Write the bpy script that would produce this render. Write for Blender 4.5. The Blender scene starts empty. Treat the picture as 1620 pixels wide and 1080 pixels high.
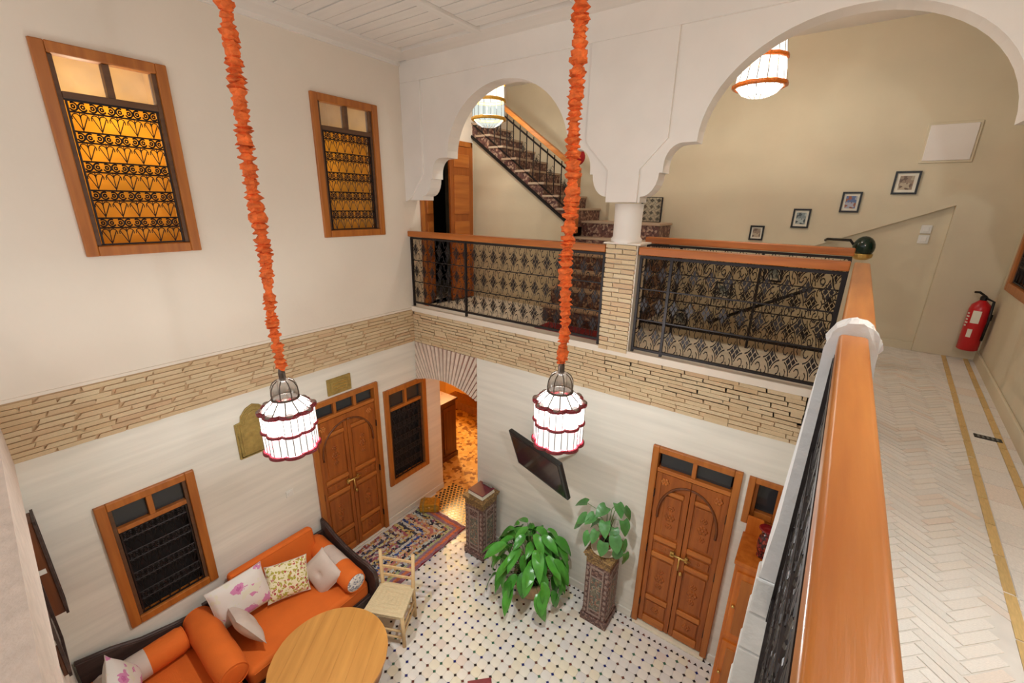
import bpy, bmesh, math, random
from mathutils import Vector, Matrix
random.seed(7)
R = math.radians
scene = bpy.context.scene
COL = scene.collection

# ------------------------------------------------------------------ camera
CAM_POS = Vector((4.56, -4.0, 4.6))
TILT, YAW, ROLL, FPX = R(17.54), R(35.43), R(1.0), 682.3
F = Vector((-math.sin(YAW) * math.cos(TILT), math.cos(YAW) * math.cos(TILT), -math.sin(TILT)))
RT = Vector((math.cos(YAW), math.sin(YAW), 0))
UP = RT.cross(F)
r2 = RT * math.cos(ROLL) + UP * math.sin(ROLL)
u2 = -RT * math.sin(ROLL) + UP * math.cos(ROLL)
cd = bpy.data.cameras.new('camera')
cd.sensor_width = 36
cd.lens = FPX / 1620 * 36
cd.clip_start = 0.02
cam = bpy.data.objects.new('camera', cd)
COL.objects.link(cam)
cam.matrix_world = Matrix((
    (r2.x, u2.x, -F.x, CAM_POS.x), (r2.y, u2.y, -F.y, CAM_POS.y),
    (r2.z, u2.z, -F.z, CAM_POS.z), (0, 0, 0, 1)))
scene.camera = cam

# ------------------------------------------------------------------ world / exposure
w = bpy.data.worlds.new('world'); scene.world = w
w.use_nodes = True
bg = w.node_tree.nodes['Background']
bg.inputs[0].default_value = (0.97, 0.98, 1.0, 1)
bg.inputs[1].default_value = 1.1
vs = scene.view_settings
vs.view_transform = 'Standard'; vs.look = 'None'; vs.gamma = 1
vs.use_curve_mapping = False
vs.exposure = 0.0
LANTERN_W = 104.0       # courtyard lanterns
GALLERY_W = 62.0       # gallery lanterns
ROOM_W = 150.0          # warm lamp of the room behind the archway
WARM = (0.94, 1.0, 1.0)
GWARM = (1.0, 0.99, 0.90)


def lamp(name, loc, watts, col=WARM, radius=0.06, parent=None):
    l = bpy.data.lights.new(name, 'POINT')
    l.energy = watts; l.color = col; l.shadow_soft_size = radius
    o = bpy.data.objects.new(name, l); COL.objects.link(o)
    o.location = loc
    o.parent = parent
    return o


# ------------------------------------------------------------------ materials
def sr(r, g, b):
    f = lambda c: (c / 255 / 12.92) if c / 255 <= 0.04045 else ((c / 255 + 0.055) / 1.055) ** 2.4
    return (f(r), f(g), f(b), 1)


def mul(c, k):
    return (min(1, c[0] * k), min(1, c[1] * k), min(1, c[2] * k), 1)


def base(name):
    m = bpy.data.materials.new(name); m.use_nodes = True
    nt = m.node_tree
    return m, nt, nt.nodes['Principled BSDF']


def N(nt, t, **kw):
    n = nt.nodes.new(t)
    for k, v in kw.items():
        setattr(n, k, v)
    return n


def ramp(nt, stops, const=False):
    n = N(nt, 'ShaderNodeValToRGB')
    cr = n.color_ramp
    if const: cr.interpolation = 'CONSTANT'
    while len(cr.elements) < len(stops): cr.elements.new(0.5)
    for e, (p, c) in zip(cr.elements, stops):
        e.position = p; e.color = c
    return n


def coords(nt, scale=(1, 1, 1), kind='Object'):
    tc = N(nt, 'ShaderNodeTexCoord'); mp = N(nt, 'ShaderNodeMapping')
    nt.links.new(tc.outputs[kind], mp.inputs[0]); mp.inputs[3].default_value = scale
    return mp.outputs[0]


def mat(name, col, rough=0.6, metal=0.0, var=0.12, scale=6.0, bump=0.0, bscale=40.0, rand=0.0, stretch=(1, 1, 1), kind='Object', col2=None, hue=None):
    m, nt, p = base(name)
    L = nt.links.new
    p.inputs['Roughness'].default_value = rough
    p.inputs['Metallic'].default_value = metal
    co = coords(nt, stretch, kind)
    nz = N(nt, 'ShaderNodeTexNoise'); nz.inputs['Scale'].default_value = scale; nz.inputs['Detail'].default_value = 5
    L(co, nz.inputs['Vector'])
    rp = ramp(nt, [(0.3, mul(col, 1 - var)), (0.7, col2 or mul(col, 1 + var))])
    L(nz.outputs['Fac'], rp.inputs[0])
    out = rp.outputs[0]
    if rand:
        oi = N(nt, 'ShaderNodeObjectInfo')
        r3 = ramp(nt, hue or [(0, mul((1, 1, 1, 1), 1 - rand)), (1, (1, 1, 1, 1))])
        L(oi.outputs['Random'], r3.inputs[0])
        mx = N(nt, 'ShaderNodeMix', data_type='RGBA', blend_type='MULTIPLY'); mx.inputs[0].default_value = 1
        L(out, mx.inputs[6]); L(r3.outputs[0], mx.inputs[7]); out = mx.outputs[2]
    L(out, p.inputs['Base Color'])
    if bump:
        n2 = N(nt, 'ShaderNodeTexNoise'); n2.inputs['Scale'].default_value = bscale; n2.inputs['Detail'].default_value = 6
        L(co, n2.inputs['Vector'])
        b = N(nt, 'ShaderNodeBump'); b.inputs['Strength'].default_value = bump; b.inputs['Distance'].default_value = 0.02
        L(n2.outputs['Fac'], b.inputs['Height']); L(b.outputs[0], p.inputs['Normal'])
    return m


def wood(name, c1, c2, axis='z', rough=0.35, scale=1.0, rand=0.0):
    st = {'x': (1.2, 14, 14), 'y': (14, 1.2, 14), 'z': (14, 14, 1.2)}[axis]
    m = mat(name, c1, rough, var=0, scale=1.6 * scale, stretch=st, col2=c2, bump=0.06, bscale=6, rand=rand)
    return m


def flower(name, ground, petal, leaf, core, scale):
    m, nt, p = base(name); L = nt.links.new
    p.inputs['Roughness'].default_value = 0.85
    co = coords(nt)
    wn = N(nt, 'ShaderNodeTexNoise'); wn.inputs['Scale'].default_value = scale * 4; L(co, wn.inputs['Vector'])
    wm = N(nt, 'ShaderNodeMix', data_type='RGBA', blend_type='ADD'); wm.inputs[0].default_value = 0.55 / scale; L(co, wm.inputs[6]); L(wn.outputs['Color'], wm.inputs[7])
    v = N(nt, 'ShaderNodeTexVoronoi'); v.inputs['Scale'].default_value = scale; L(wm.outputs[2], v.inputs['Vector'])
    n = N(nt, 'ShaderNodeTexNoise'); n.inputs['Scale'].default_value = scale * 1.4; L(co, n.inputs['Vector'])
    r1 = ramp(nt, [(0, core), (0.13, petal), (0.34, ground)], True); L(v.outputs['Distance'], r1.inputs[0])
    r2_ = ramp(nt, [(0, (0, 0, 0, 1)), (0.56, (1, 1, 1, 1))], True); L(n.outputs['Fac'], r2_.inputs[0])
    mx = N(nt, 'ShaderNodeMix', data_type='RGBA'); L(r2_.outputs[0], mx.inputs[0]); L(r1.outputs[0], mx.inputs[6]); mx.inputs[7].default_value = leaf
    L(mx.outputs[2], p.inputs['Base Color'])
    return m


def emit(name, col, strength, transp=0.0):
    m, nt, p = base(name); L = nt.links.new
    e = N(nt, 'ShaderNodeEmission'); e.inputs[0].default_value = col; e.inputs[1].default_value = strength
    o = nt.nodes['Material Output']
    if transp:
        t = N(nt, 'ShaderNodeBsdfTransparent'); mx = N(nt, 'ShaderNodeMixShader'); mx.inputs[0].default_value = 1 - transp
        L(t.outputs[0], mx.inputs[1]); L(e.outputs[0], mx.inputs[2]); L(mx.outputs[0], o.inputs[0])
    else:
        L(e.outputs[0], o.inputs[0])
    return m


def glass(name, col, rough=0.05, transp=0.6):
    m, nt, p = base(name); L = nt.links.new
    p.inputs['Base Color'].default_value = col; p.inputs['Roughness'].default_value = rough
    t = N(nt, 'ShaderNodeBsdfTransparent'); mx = N(nt, 'ShaderNodeMixShader'); mx.inputs[0].default_value = 1 - transp
    L(t.outputs[0], mx.inputs[1]); L(p.outputs[0], mx.inputs[2]); L(mx.outputs[0], nt.nodes['Material Output'].inputs[0])
    return m


def curtain_mat(name, col):
    m, nt, p = base(name); L = nt.links.new
    co = coords(nt, (1, 1, 1))
    wv = N(nt, 'ShaderNodeTexNoise'); wv.inputs['Scale'].default_value = 3; L(co, wv.inputs['Vector'])
    rp = ramp(nt, [(0.35, mul(col, 0.8)), (0.65, col)]); L(wv.outputs['Fac'], rp.inputs[0])
    d = N(nt, 'ShaderNodeBsdfDiffuse'); t = N(nt, 'ShaderNodeBsdfTranslucent'); mx = N(nt, 'ShaderNodeMixShader')
    mx.inputs[0].default_value = 0.6
    L(rp.outputs[0], d.inputs[0]); L(rp.outputs[0], t.inputs[0]); L(d.outputs[0], mx.inputs[1]); L(t.outputs[0], mx.inputs[2])
    L(mx.outputs[0], nt.nodes['Material Output'].inputs[0])
    return m


def plaster_courses(name, col):
    """hand-rubbed plaster with faint irregular horizontal courses"""
    m, nt, p = base(name); L = nt.links.new
    p.inputs['Roughness'].default_value = 0.6
    co = coords(nt, (0.6, 0.6, 9)); n = N(nt, 'ShaderNodeTexNoise'); n.inputs['Scale'].default_value = 1.5; n.inputs['Detail'].default_value = 4
    L(co, n.inputs['Vector'])
    rp = ramp(nt, [(0.3, mul(col, 0.90)), (0.7, mul(col, 1.04))]); L(n.outputs['Fac'], rp.inputs[0]); L(rp.outputs[0], p.inputs['Base Color'])
    b = N(nt, 'ShaderNodeBump'); b.inputs['Strength'].default_value = 0.12; b.inputs['Distance'].default_value = 0.03
    L(n.outputs['Fac'], b.inputs['Height']); L(b.outputs[0], p.inputs['Normal'])
    return m


def rug_mat(name):
    m, nt, p = base(name); L = nt.links.new
    p.inputs['Roughness'].default_value = 0.95
    co = coords(nt)
    wn = N(nt, 'ShaderNodeTexNoise'); wn.inputs['Scale'].default_value = 14; L(co, wn.inputs['Vector'])
    sx = N(nt, 'ShaderNodeSeparateXYZ'); L(co, sx.inputs[0])
    def M(op, a, b=None):
        n = N(nt, 'ShaderNodeMath', operation=op)
        for i, q in enumerate((a, b)):
            if q is None: continue
            if isinstance(q, (int, float)): n.inputs[i].default_value = q
            else: L(q, n.inputs[i])
        return n.outputs[0]
    # distance from the nearest of the long and far edges gives the nested L-shaped bands
    dx = M('SUBTRACT', 0.44, sx.outputs[0]); dy = M('SUBTRACT', 0.86, sx.outputs[1])
    d = M('MINIMUM', dx, M('MULTIPLY', dy, 0.85))
    d = M('ADD', d, M('MULTIPLY', M('SUBTRACT', wn.outputs['Fac'], 0.5), 0.035))
    d = M('DIVIDE', d, 0.9)
    P = [(150, 105, 120), (205, 115, 80), (150, 120, 135), (175, 180, 130), (60, 60, 75), (200, 205, 195), (205, 160, 125), (190, 120, 110),
         (220, 190, 150), (60, 85, 150), (205, 200, 190), (70, 70, 80), (200, 185, 120), (165, 90, 100), (210, 190, 165), (110, 75, 90), (205, 195, 150), (80, 75, 95), (215, 185, 170), (150, 80, 70)]
    rp = ramp(nt, [(i / len(P) * 0.95, sr(*c)) for i, c in enumerate(P)], True); L(d, rp.inputs[0])
    v = N(nt, 'ShaderNodeTexVoronoi'); v.inputs['Scale'].default_value = 34; L(co, v.inputs['Vector'])
    v2 = ramp(nt, [(0, sr(40, 40, 60)), (0.2, sr(200, 195, 185)), (0.5, sr(190, 150, 90)), (0.75, sr(175, 175, 180)), (0.9, sr(150, 90, 110))], True)
    sp = N(nt, 'ShaderNodeSeparateColor'); L(v.outputs['Color'], sp.inputs[0]); L(sp.outputs[0], v2.inputs[0])
    mx = N(nt, 'ShaderNodeMix', data_type='RGBA')
    f = M('GREATER_THAN', sp.outputs[1], 0.55); f = M('MULTIPLY', f, M('GREATER_THAN', d, 0.16))
    L(f, mx.inputs[0]); L(rp.outputs[0], mx.inputs[6]); L(v2.outputs[0], mx.inputs[7]); L(mx.outputs[2], p.inputs['Base Color'])
    b = N(nt, 'ShaderNodeBump'); b.inputs['Strength'].default_value = 0.6; b.inputs['Distance'].default_value = 0.02
    L(v.outputs['Distance'], b.inputs['Height']); L(b.outputs[0], p.inputs['Normal'])
    return m


def speckle(name, cols, scale, rough=0.5):
    m, nt, p = base(name); L = nt.links.new
    p.inputs['Roughness'].default_value = rough
    co = coords(nt); v = N(nt, 'ShaderNodeTexVoronoi'); v.inputs['Scale'].default_value = scale; L(co, v.inputs['Vector'])
    sp = N(nt, 'ShaderNodeSeparateColor'); L(v.outputs['Color'], sp.inputs[0])
    rp = ramp(nt, [(i / len(cols), c) for i, c in enumerate(cols)], True); L(sp.outputs[0], rp.inputs[0]); L(rp.outputs[0], p.inputs['Base Color'])
    b = N(nt, 'ShaderNodeBump'); b.inputs['Strength'].default_value = 0.4; b.inputs['Distance'].default_value = 0.008
    L(v.outputs['Distance'], b.inputs['Height']); L(b.outputs[0], p.inputs['Normal'])
    return m


M_ = {}
M_['plaster'] = mat('upper_plaster', sr(228, 214, 198), 0.75, var=0.03, scale=1.5, bump=0.05, bscale=30)
M_['white'] = mat('white_paint', sr(232, 223, 214), 0.6, var=0.03, scale=3, bump=0.04, bscale=20)
M_['gplaster'] = mat('gallery_plaster', sr(214, 200, 172), 0.8, var=0.07, scale=1.2, bump=0.08, bscale=25)
M_['courses'] = plaster_courses('rubbed_plaster', sr(230, 224, 212))
M_['rough'] = mat('rough_white_plaster', sr(228, 226, 224), 0.8, var=0.04, scale=9, bump=0.35, bscale=18)
M_['pink'] = mat('pinkish_stucco', sr(216, 198, 184), 0.85, var=0.08, scale=14, bump=0.3, bscale=40)
M_['mortar'] = mat('mortar', sr(196, 162, 126), 0.95, var=0.1, scale=20, bump=0.3)
BH = [(0, (0.84, 0.68, 0.58, 1)), (0.25, (0.98, 0.92, 0.82, 1)), (0.5, (0.90, 0.80, 0.68, 1)), (0.8, (1, 0.97, 0.90, 1)), (1, (0.88, 0.74, 0.60, 1))]
M_['brick'] = mat('cream_brick', sr(216, 196, 166), 0.9, var=0.12, scale=18, bump=0.3, bscale=60, rand=0.4, hue=BH)
M_['wbrick'] = mat('whitewashed_brick', sr(226, 224, 220), 0.85, var=0.05, scale=16, bump=0.3, bscale=50, rand=0.1)
M_['voussoir'] = mat('cream_voussoir', sr(226, 204, 186), 0.85, var=0.08, scale=14, bump=0.2, rand=0.1)
M_['joint'] = mat('brown_joint', sr(150, 108, 92), 0.95)
M_['floorbrick'] = mat('pale_floor_brick', sr(234, 228, 220), 0.55, var=0.08, scale=14, bump=0.15, rand=0.3,
                       hue=[(0, (0.92, 0.90, 0.88, 1)), (0.5, (1, 0.99, 0.98, 1)), (0.88, (0.98, 0.94, 0.90, 1)), (1, (0.95, 0.84, 0.77, 1))])
M_['floorgrout'] = mat('floor_grout', sr(222, 214, 204), 0.9)
M_['ystrip'] = mat('ochre_strip_tile', sr(212, 178, 118), 0.5, rand=0.1)
M_['tile'] = mat('cream_zellige', sr(236, 231, 222), 0.28, var=0.05, scale=8, rand=0.25,
                 hue=[(0, (0.88, 0.87, 0.90, 1)), (0.35, (1, 0.98, 0.96, 1)), (0.7, (1, 0.97, 0.90, 1)), (0.88, (1.0, 0.94, 0.78, 1)), (1, (0.92, 0.82, 0.80, 1))])
M_['tilestuff'] = speckle('cream_zellige_far', [sr(236, 230, 222), sr(228, 220, 214), sr(238, 228, 200), sr(222, 216, 212)], 9, 0.3)
M_['grout'] = mat('pale_grout', sr(224, 216, 206), 0.8)
for k, c in dict(black=(52, 44, 42), blue=(40, 46, 110), green=(70, 110, 86), brown=(110, 66, 56)).items():
    M_['dot_' + k] = mat('zellige_' + k, sr(*c), 0.25)
M_['redtile'] = mat('dark_red_zellige', sr(140, 62, 66), 0.35, var=0.15, scale=20)
M_['amber'] = mat('amber_tile', sr(232, 184, 96), 0.3, var=0.08, rand=0.15)
M_['wood'] = wood('orange_varnished_wood', sr(158, 84, 30), sr(188, 108, 44), 'x')
M_['rail'] = wood('honey_rail_wood', sr(180, 104, 40), sr(208, 132, 58), 'x', 0.3)
M_['raily'] = wood('honey_rail_wood_long', sr(186, 104, 40), sr(214, 138, 66), 'y', 0.3)
M_['door'] = wood('carved_door_wood', sr(142, 72, 22), sr(172, 94, 32), 'z', 0.45)
M_['doorlight'] = wood('door_moulding_wood', sr(168, 92, 34), sr(192, 114, 46), 'x', 0.4)
M_['frame'] = wood('window_frame_wood', sr(158, 88, 32), sr(184, 110, 44), 'z', 0.4)
M_['framedark'] = wood('dark_sash_wood', sr(84, 54, 34), sr(104, 70, 44), 'x', 0.5)
M_['table'] = wood('yellow_table_wood', sr(192, 132, 62), sr(214, 152, 76), 'y', 0.4, 0.6)
M_['tableedge'] = wood('table_side_wood', sr(150, 84, 34), sr(170, 100, 44), 'z', 0.4)
M_['chair'] = wood('pale_peeled_wood', sr(204, 166, 116), sr(224, 190, 142), 'z', 0.6)
M_['straw'] = mat('woven_rush', sr(214, 192, 152), 0.9, var=0.12, scale=30, stretch=(1, 6, 1), bump=0.4, bscale=50)
M_['cupboard'] = wood('glossy_orange_cupboard', sr(180, 92, 26), sr(206, 116, 40), 'z', 0.25)
M_['darkwood'] = wood('dark_carved_wood', sr(52, 36, 32), sr(78, 58, 52), 'y', 0.5)
M_['brown'] = wood('brown_cabinet_wood', sr(92, 48, 22), sr(120, 66, 30), 'z', 0.4)
M_['iron'] = mat('wrought_iron', sr(44, 38, 38), 0.45, 0.6, var=0.1)
M_['blackmetal'] = mat('black_painted_metal', sr(26, 24, 24), 0.4, 0.3)
M_['brass'] = mat('worn_brass', sr(214, 178, 104), 0.35, 0.9)
M_['plaque'] = mat('aged_brass_plaque', sr(166, 140, 78), 0.5, 0.35, var=0.2, scale=20, bump=0.4, bscale=50)
M_['gold'] = mat('gold_brocade', sr(190, 136, 36), 0.5, 0.3, var=0.35, scale=26, bump=0.3)
M_['orange'] = mat('orange_cotton', sr(218, 104, 28), 0.85, var=0.06, scale=5, bump=0.08, bscale=120)
M_['grey'] = mat('pale_grey_cotton', sr(202, 184, 172), 0.85, var=0.05, scale=8, bump=0.06, bscale=90)
M_['garland'] = mat('orange_ruffle_fabric', sr(232, 108, 44), 0.8, var=0.3, scale=22, bump=0.3)
M_['floral'] = flower('pink_floral_print', sr(222, 212, 204), sr(206, 130, 170), sr(220, 212, 192), sr(190, 100, 150), 6.5)
M_['lime'] = flower('green_yellow_print', sr(228, 216, 180), sr(176, 60, 60), sr(172, 160, 60), sr(230, 222, 206), 26)
M_['lace'] = speckle('white_lace', [sr(228, 224, 220), sr(236, 232, 228), sr(150, 150, 165)], 70)
M_['rug'] = rug_mat('rag_rug')
M_['leaf'] = mat('glossy_leaf', sr(78, 148, 54), 0.28, var=0.25, scale=9, rand=0.45, hue=[(0, (0.55, 0.7, 0.6, 1)), (0.6, (1, 1, 1, 1)), (1, (1.0, 1.0, 0.75, 1))])
M_['leaf2'] = mat('pothos_leaf', sr(90, 150, 80), 0.35, var=0.25, scale=12, rand=0.4)
M_['stem'] = mat('green_stem', sr(90, 120, 50), 0.6)
M_['terracotta'] = mat('pale_clay', sr(196, 164, 130), 0.85, var=0.1, scale=12)
M_['soil'] = mat('potting_soil', sr(60, 42, 32), 0.95)
M_['redpot'] = mat('dark_red_glaze', sr(130, 20, 26), 0.2)
M_['inlay'] = speckle('bone_inlay_wood', [sr(104, 74, 66), sr(122, 90, 80), sr(92, 66, 60), sr(146, 116, 104), sr(84, 58, 54)], 60)
M_['inlaylight'] = mat('bone_inlay_line', sr(150, 128, 118), 0.5, var=0.15, scale=60)
M_['inlaypanel'] = speckle('painted_panel', [sr(96, 92, 80), sr(120, 110, 92), sr(140, 92, 76), sr(84, 90, 84), sr(150, 136, 116)], 55)
M_['gilt'] = speckle('gilt_carving', [sr(130, 98, 58), sr(156, 122, 74), sr(104, 76, 50)], 80)
M_['marble'] = mat('cream_marble', sr(206, 188, 162), 0.35, var=0.08)
M_['tvblack'] = mat('tv_plastic', sr(34, 34, 34), 0.3)
M_['screen'] = mat('tv_screen', sr(44, 34, 38), 0.12, var=0.02)
M_['greyplastic'] = mat('grey_plastic', sr(120, 118, 112), 0.5)
M_['whiteplastic'] = mat('white_plastic', sr(226, 222, 214), 0.4, var=0.02)
M_['maroon'] = mat('maroon_leather', sr(104, 34, 48), 0.5)
M_['paper'] = mat('paper', sr(226, 218, 200), 0.9)
M_['red'] = mat('red_enamel', sr(190, 24, 30), 0.3, var=0.04)
M_['redball'] = mat('red_felt', sr(170, 16, 24), 0.8)
M_['winered'] = mat('wine_red_carpet', sr(136, 40, 46), 0.95, var=0.35, scale=14)
M_['risertile'] = speckle('painted_riser_tile', [sr(110, 72, 62), sr(134, 96, 82), sr(84, 52, 48), sr(170, 140, 118), sr(96, 60, 54)], 38)
M_['tread'] = mat('clay_tread', sr(186, 160, 136), 0.7, var=0.08)
M_['greenglass'] = mat('dark_green_glass', sr(22, 40, 30), 0.12, var=0.3)
M_['ochre'] = mat('ochre_plaster', sr(222, 176, 96), 0.8, var=0.06, scale=2)
M_['ochrefloor'] = speckle('ochre_mosaic_floor', [sr(220, 176, 104), sr(206, 158, 84), sr(228, 190, 120), sr(150, 100, 56)], 16)
M_['dark'] = mat('painted_interior_shade', sr(30, 26, 26), 0.9)  # near-black colour stands in for the shade of unlit rooms
M_['glassdark'] = glass('dark_window_glass', sr(58, 58, 60), 0.08, 0.25)
M_['glassclear'] = glass('clear_window_glass', sr(200, 205, 205), 0.05, 0.8)
def tinted(name, col):
    m, nt, p = base(name); L = nt.links.new
    t = N(nt, 'ShaderNodeBsdfTransparent'); t.inputs[0].default_value = col
    g = N(nt, 'ShaderNodeBsdfGlossy'); g.inputs['Roughness'].default_value = 0.08
    mx = N(nt, 'ShaderNodeMixShader'); mx.inputs[0].default_value = 0.0
    L(t.outputs[0], mx.inputs[1]); L(g.outputs[0], mx.inputs[2]); L(mx.outputs[0], nt.nodes['Material Output'].inputs[0])
    return m
M_['smoked'] = tinted('smoked_acrylic', (0.84, 0.79, 0.72, 1))
M_['curtain'] = curtain_mat('amber_curtain', sr(242, 198, 98))
M_['roomwall'] = mat('lit_room_wall', sr(226, 196, 138), 0.8)
M_['lit'] = emit('glowing_frosted_glass', (1.0, 0.95, 0.88, 1), 3.4, 0.45)
M_['litlow'] = emit('glowing_ribbed_glass', (1.0, 0.97, 0.93, 1), 1.9, 0.45)
M_['lit2'] = emit('glowing_beaded_glass', (1.0, 0.95, 0.84, 1), 2.6, 0.4)
M_['lit3'] = emit('dim_beaded_glass', (0.86, 0.95, 0.88, 1), 0.95, 0.35)
M_['redbead'] = mat('red_bead', sr(128, 30, 42), 0.3, var=0.3, scale=80)
M_['amberbead'] = mat('amber_bead', sr(190, 140, 40), 0.3, var=0.3, scale=80)
M_['orangebead'] = mat('orange_bead', sr(214, 110, 30), 0.3, var=0.3, scale=80)
M_['pewter'] = glass('smoky_dome_glass', sr(140, 126, 112), 0.25, 0.3)
M_['pewtermetal'] = mat('tarnished_metal', sr(92, 80, 72), 0.4, 0.7, var=0.2, scale=30)
M_['photo1'] = speckle('sepia_print', [sr(150, 130, 110), sr(110, 90, 76), sr(180, 164, 140)], 40)
M_['photo2'] = speckle('blue_print', [sr(90, 110, 150), sr(150, 90, 70), sr(170, 170, 180)], 40)
M_['photo3'] = speckle('grey_print', [sr(130, 140, 140), sr(70, 80, 84), sr(170, 176, 172)], 40)


# ------------------------------------------------------------------ mesh helpers
class MB:
    def __init__(s): s.v = []; s.f = []; s.mi = []; s.cur = 0
    def add(s, vs, fs):
        o = len(s.v); s.v += [tuple(v) for v in vs]; s.f += [tuple(i + o for i in f) for f in fs]; s.mi += [s.cur] * len(fs); return s
    def box(s, x0, x1, y0, y1, z0, z1):
        return s.add([(x0, y0, z0), (x1, y0, z0), (x1, y1, z0), (x0, y1, z0), (x0, y0, z1), (x1, y0, z1), (x1, y1, z1), (x0, y1, z1)],
                     [(3, 2, 1, 0), (4, 5, 6, 7), (0, 1, 5, 4), (1, 2, 6, 5), (2, 3, 7, 6), (3, 0, 4, 7)])
    def prism(s, poly, y0, y1):
        """poly in (x, z), extruded along y (counter-clockwise seen from -y)"""
        n = len(poly)
        vs = [(x, y0, z) for x, z in poly] + [(x, y1, z) for x, z in poly]
        fs = [tuple(range(n)), tuple(range(2 * n - 1, n - 1, -1))] + [(i, i + n, (i + 1) % n + n, (i + 1) % n) for i in range(n)]
        return s.add(vs, fs)
    def zprism(s, poly, z0, z1):
        n = len(poly)
        vs = [(x, y, z0) for x, y in poly] + [(x, y, z1) for x, y in poly]
        fs = [tuple(range(n - 1, -1, -1)), tuple(range(n, 2 * n))] + [(i, (i + 1) % n, (i + 1) % n + n, i + n) for i in range(n)]
        return s.add(vs, fs)
    def tube(s, pts, r, n=6, closed=False, caps=True):
        pts = [Vector(p) for p in pts]; k = len(pts)
        rs = r if isinstance(r, (list, tuple)) else [r] * k
        vs = []; fs = []; ref = None
        for i, p in enumerate(pts):
            if closed: t = pts[(i + 1) % k] - pts[i - 1]
            else: t = pts[min(i + 1, k - 1)] - pts[max(i - 1, 0)]
            if t.length < 1e-9: t = Vector((0, 0, 1))
            t.normalize()
            if ref is None:
                ref = Vector((0, 0, 1)) if abs(t.z) < 0.9 else Vector((1, 0, 0))
            a = ref - t * ref.dot(t)
            if a.length < 1e-6: a = t.orthogonal()
            a.normalize(); ref = a; b = t.cross(a)
            for j in range(n):
                an = 2 * math.pi * j / n
                vs.append(p + (a * math.cos(an) + b * math.sin(an)) * rs[i])
        for i in range(k if closed else k - 1):
            for j in range(n):
                a0 = i * n + j; a1 = i * n + (j + 1) % n; b0 = ((i + 1) % k) * n + j; b1 = ((i + 1) % k) * n + (j + 1) % n
                fs.append((a0, a1, b1, b0))
        if caps and not closed:
            fs.append(tuple(range(n - 1, -1, -1))); fs.append(tuple(range((k - 1) * n, k * n)))
        return s.add(vs, fs)
    def lathe(s, prof, n=20, c=(0, 0, 0), lobes=None):
        vs = []; fs = []
        for rr, z in prof:
            for j in range(n):
                a = 2 * math.pi * j / n
                k = 1.0 if not lobes else lobes(a)
                vs.append((c[0] + rr * k * math.cos(a), c[1] + rr * k * math.sin(a), c[2] + z))
        m = len(prof)
        for i in range(m - 1):
            for j in range(n):
                fs.append((i * n + j, i * n + (j + 1) % n, (i + 1) * n + (j + 1) % n, (i + 1) * n + j))
        if prof[0][0] > 1e-4: fs.append(tuple(range(n - 1, -1, -1)))
        if prof[-1][0] > 1e-4: fs.append(tuple(range((m - 1) * n, m * n)))
        return s.add(vs, fs)
    def ell(s, c, r, n=10, m=6):
        prof = [(max(1e-5, math.sin(math.pi * i / m)), -math.cos(math.pi * i / m)) for i in range(m + 1)]
        o = len(s.v); s.lathe(prof, n)
        for i in range(o, len(s.v)):
            v = s.v[i]; s.v[i] = (c[0] + v[0] * r[0], c[1] + v[1] * r[1], c[2] + v[2] * r[2])
        return s
    def mesh(s, name, mats, smooth=False):
        me = bpy.data.meshes.new(name); me.from_pydata(s.v, [], s.f)
        for m in (mats if isinstance(mats, (list, tuple)) else [mats]): me.materials.append(M_[m] if isinstance(m, str) else m)
        me.polygons.foreach_set('material_index', s.mi)
        if smooth: me.polygons.foreach_set('use_smooth', [True] * len(me.polygons))
        me.update(); return me
    def build(s, name, mats, parent=None, smooth=False, bevel=0, seg=2, loc=None, rot=None):
        return link(name, s.mesh(name, mats, smooth), parent, bevel, seg, loc, rot)


def link(name, me, parent=None, bevel=0, seg=2, loc=None, rot=None, scale=None):
    o = bpy.data.objects.new(name, me); COL.objects.link(o); o.parent = parent
    if loc: o.location = loc
    if rot: o.rotation_euler = rot
    if scale: o.scale = scale
    if bevel:
        b = o.modifiers.new('bevel', 'BEVEL'); b.width = bevel; b.segments = seg; b.limit_method = 'ANGLE'
        if seg > 2:
            for p in me.polygons: p.use_smooth = True
            w_ = o.modifiers.new('wn', 'WEIGHTED_NORMAL')
    return o


def tag(o, label=None, cat=None, group=None, kind=None):
    if label: o['label'] = label
    if cat: o['category'] = cat
    if group: o['group'] = group
    if kind: o['kind'] = kind
    return o


def empty(name, loc=(0, 0, 0), rz=0, label=None, cat=None, group=None, kind=None):
    o = bpy.data.objects.new(name, None); COL.objects.link(o); o.empty_display_size = 0.1
    o.location = loc; o.rotation_euler = (0, 0, rz)
    return tag(o, label, cat, group, kind)


def copy_tree(o, parent=None):
    c = o.copy(); COL.objects.link(c); c.parent = parent
    for ch in list(o.children): copy_tree(ch, c)
    return c


def struct(o, label=None):
    o['kind'] = 'structure'
    if label: o['label'] = label
    return o


LEFT, BACK, RIGHT = R(90), 0.0, R(-90)     # wall items are built facing -y

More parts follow.
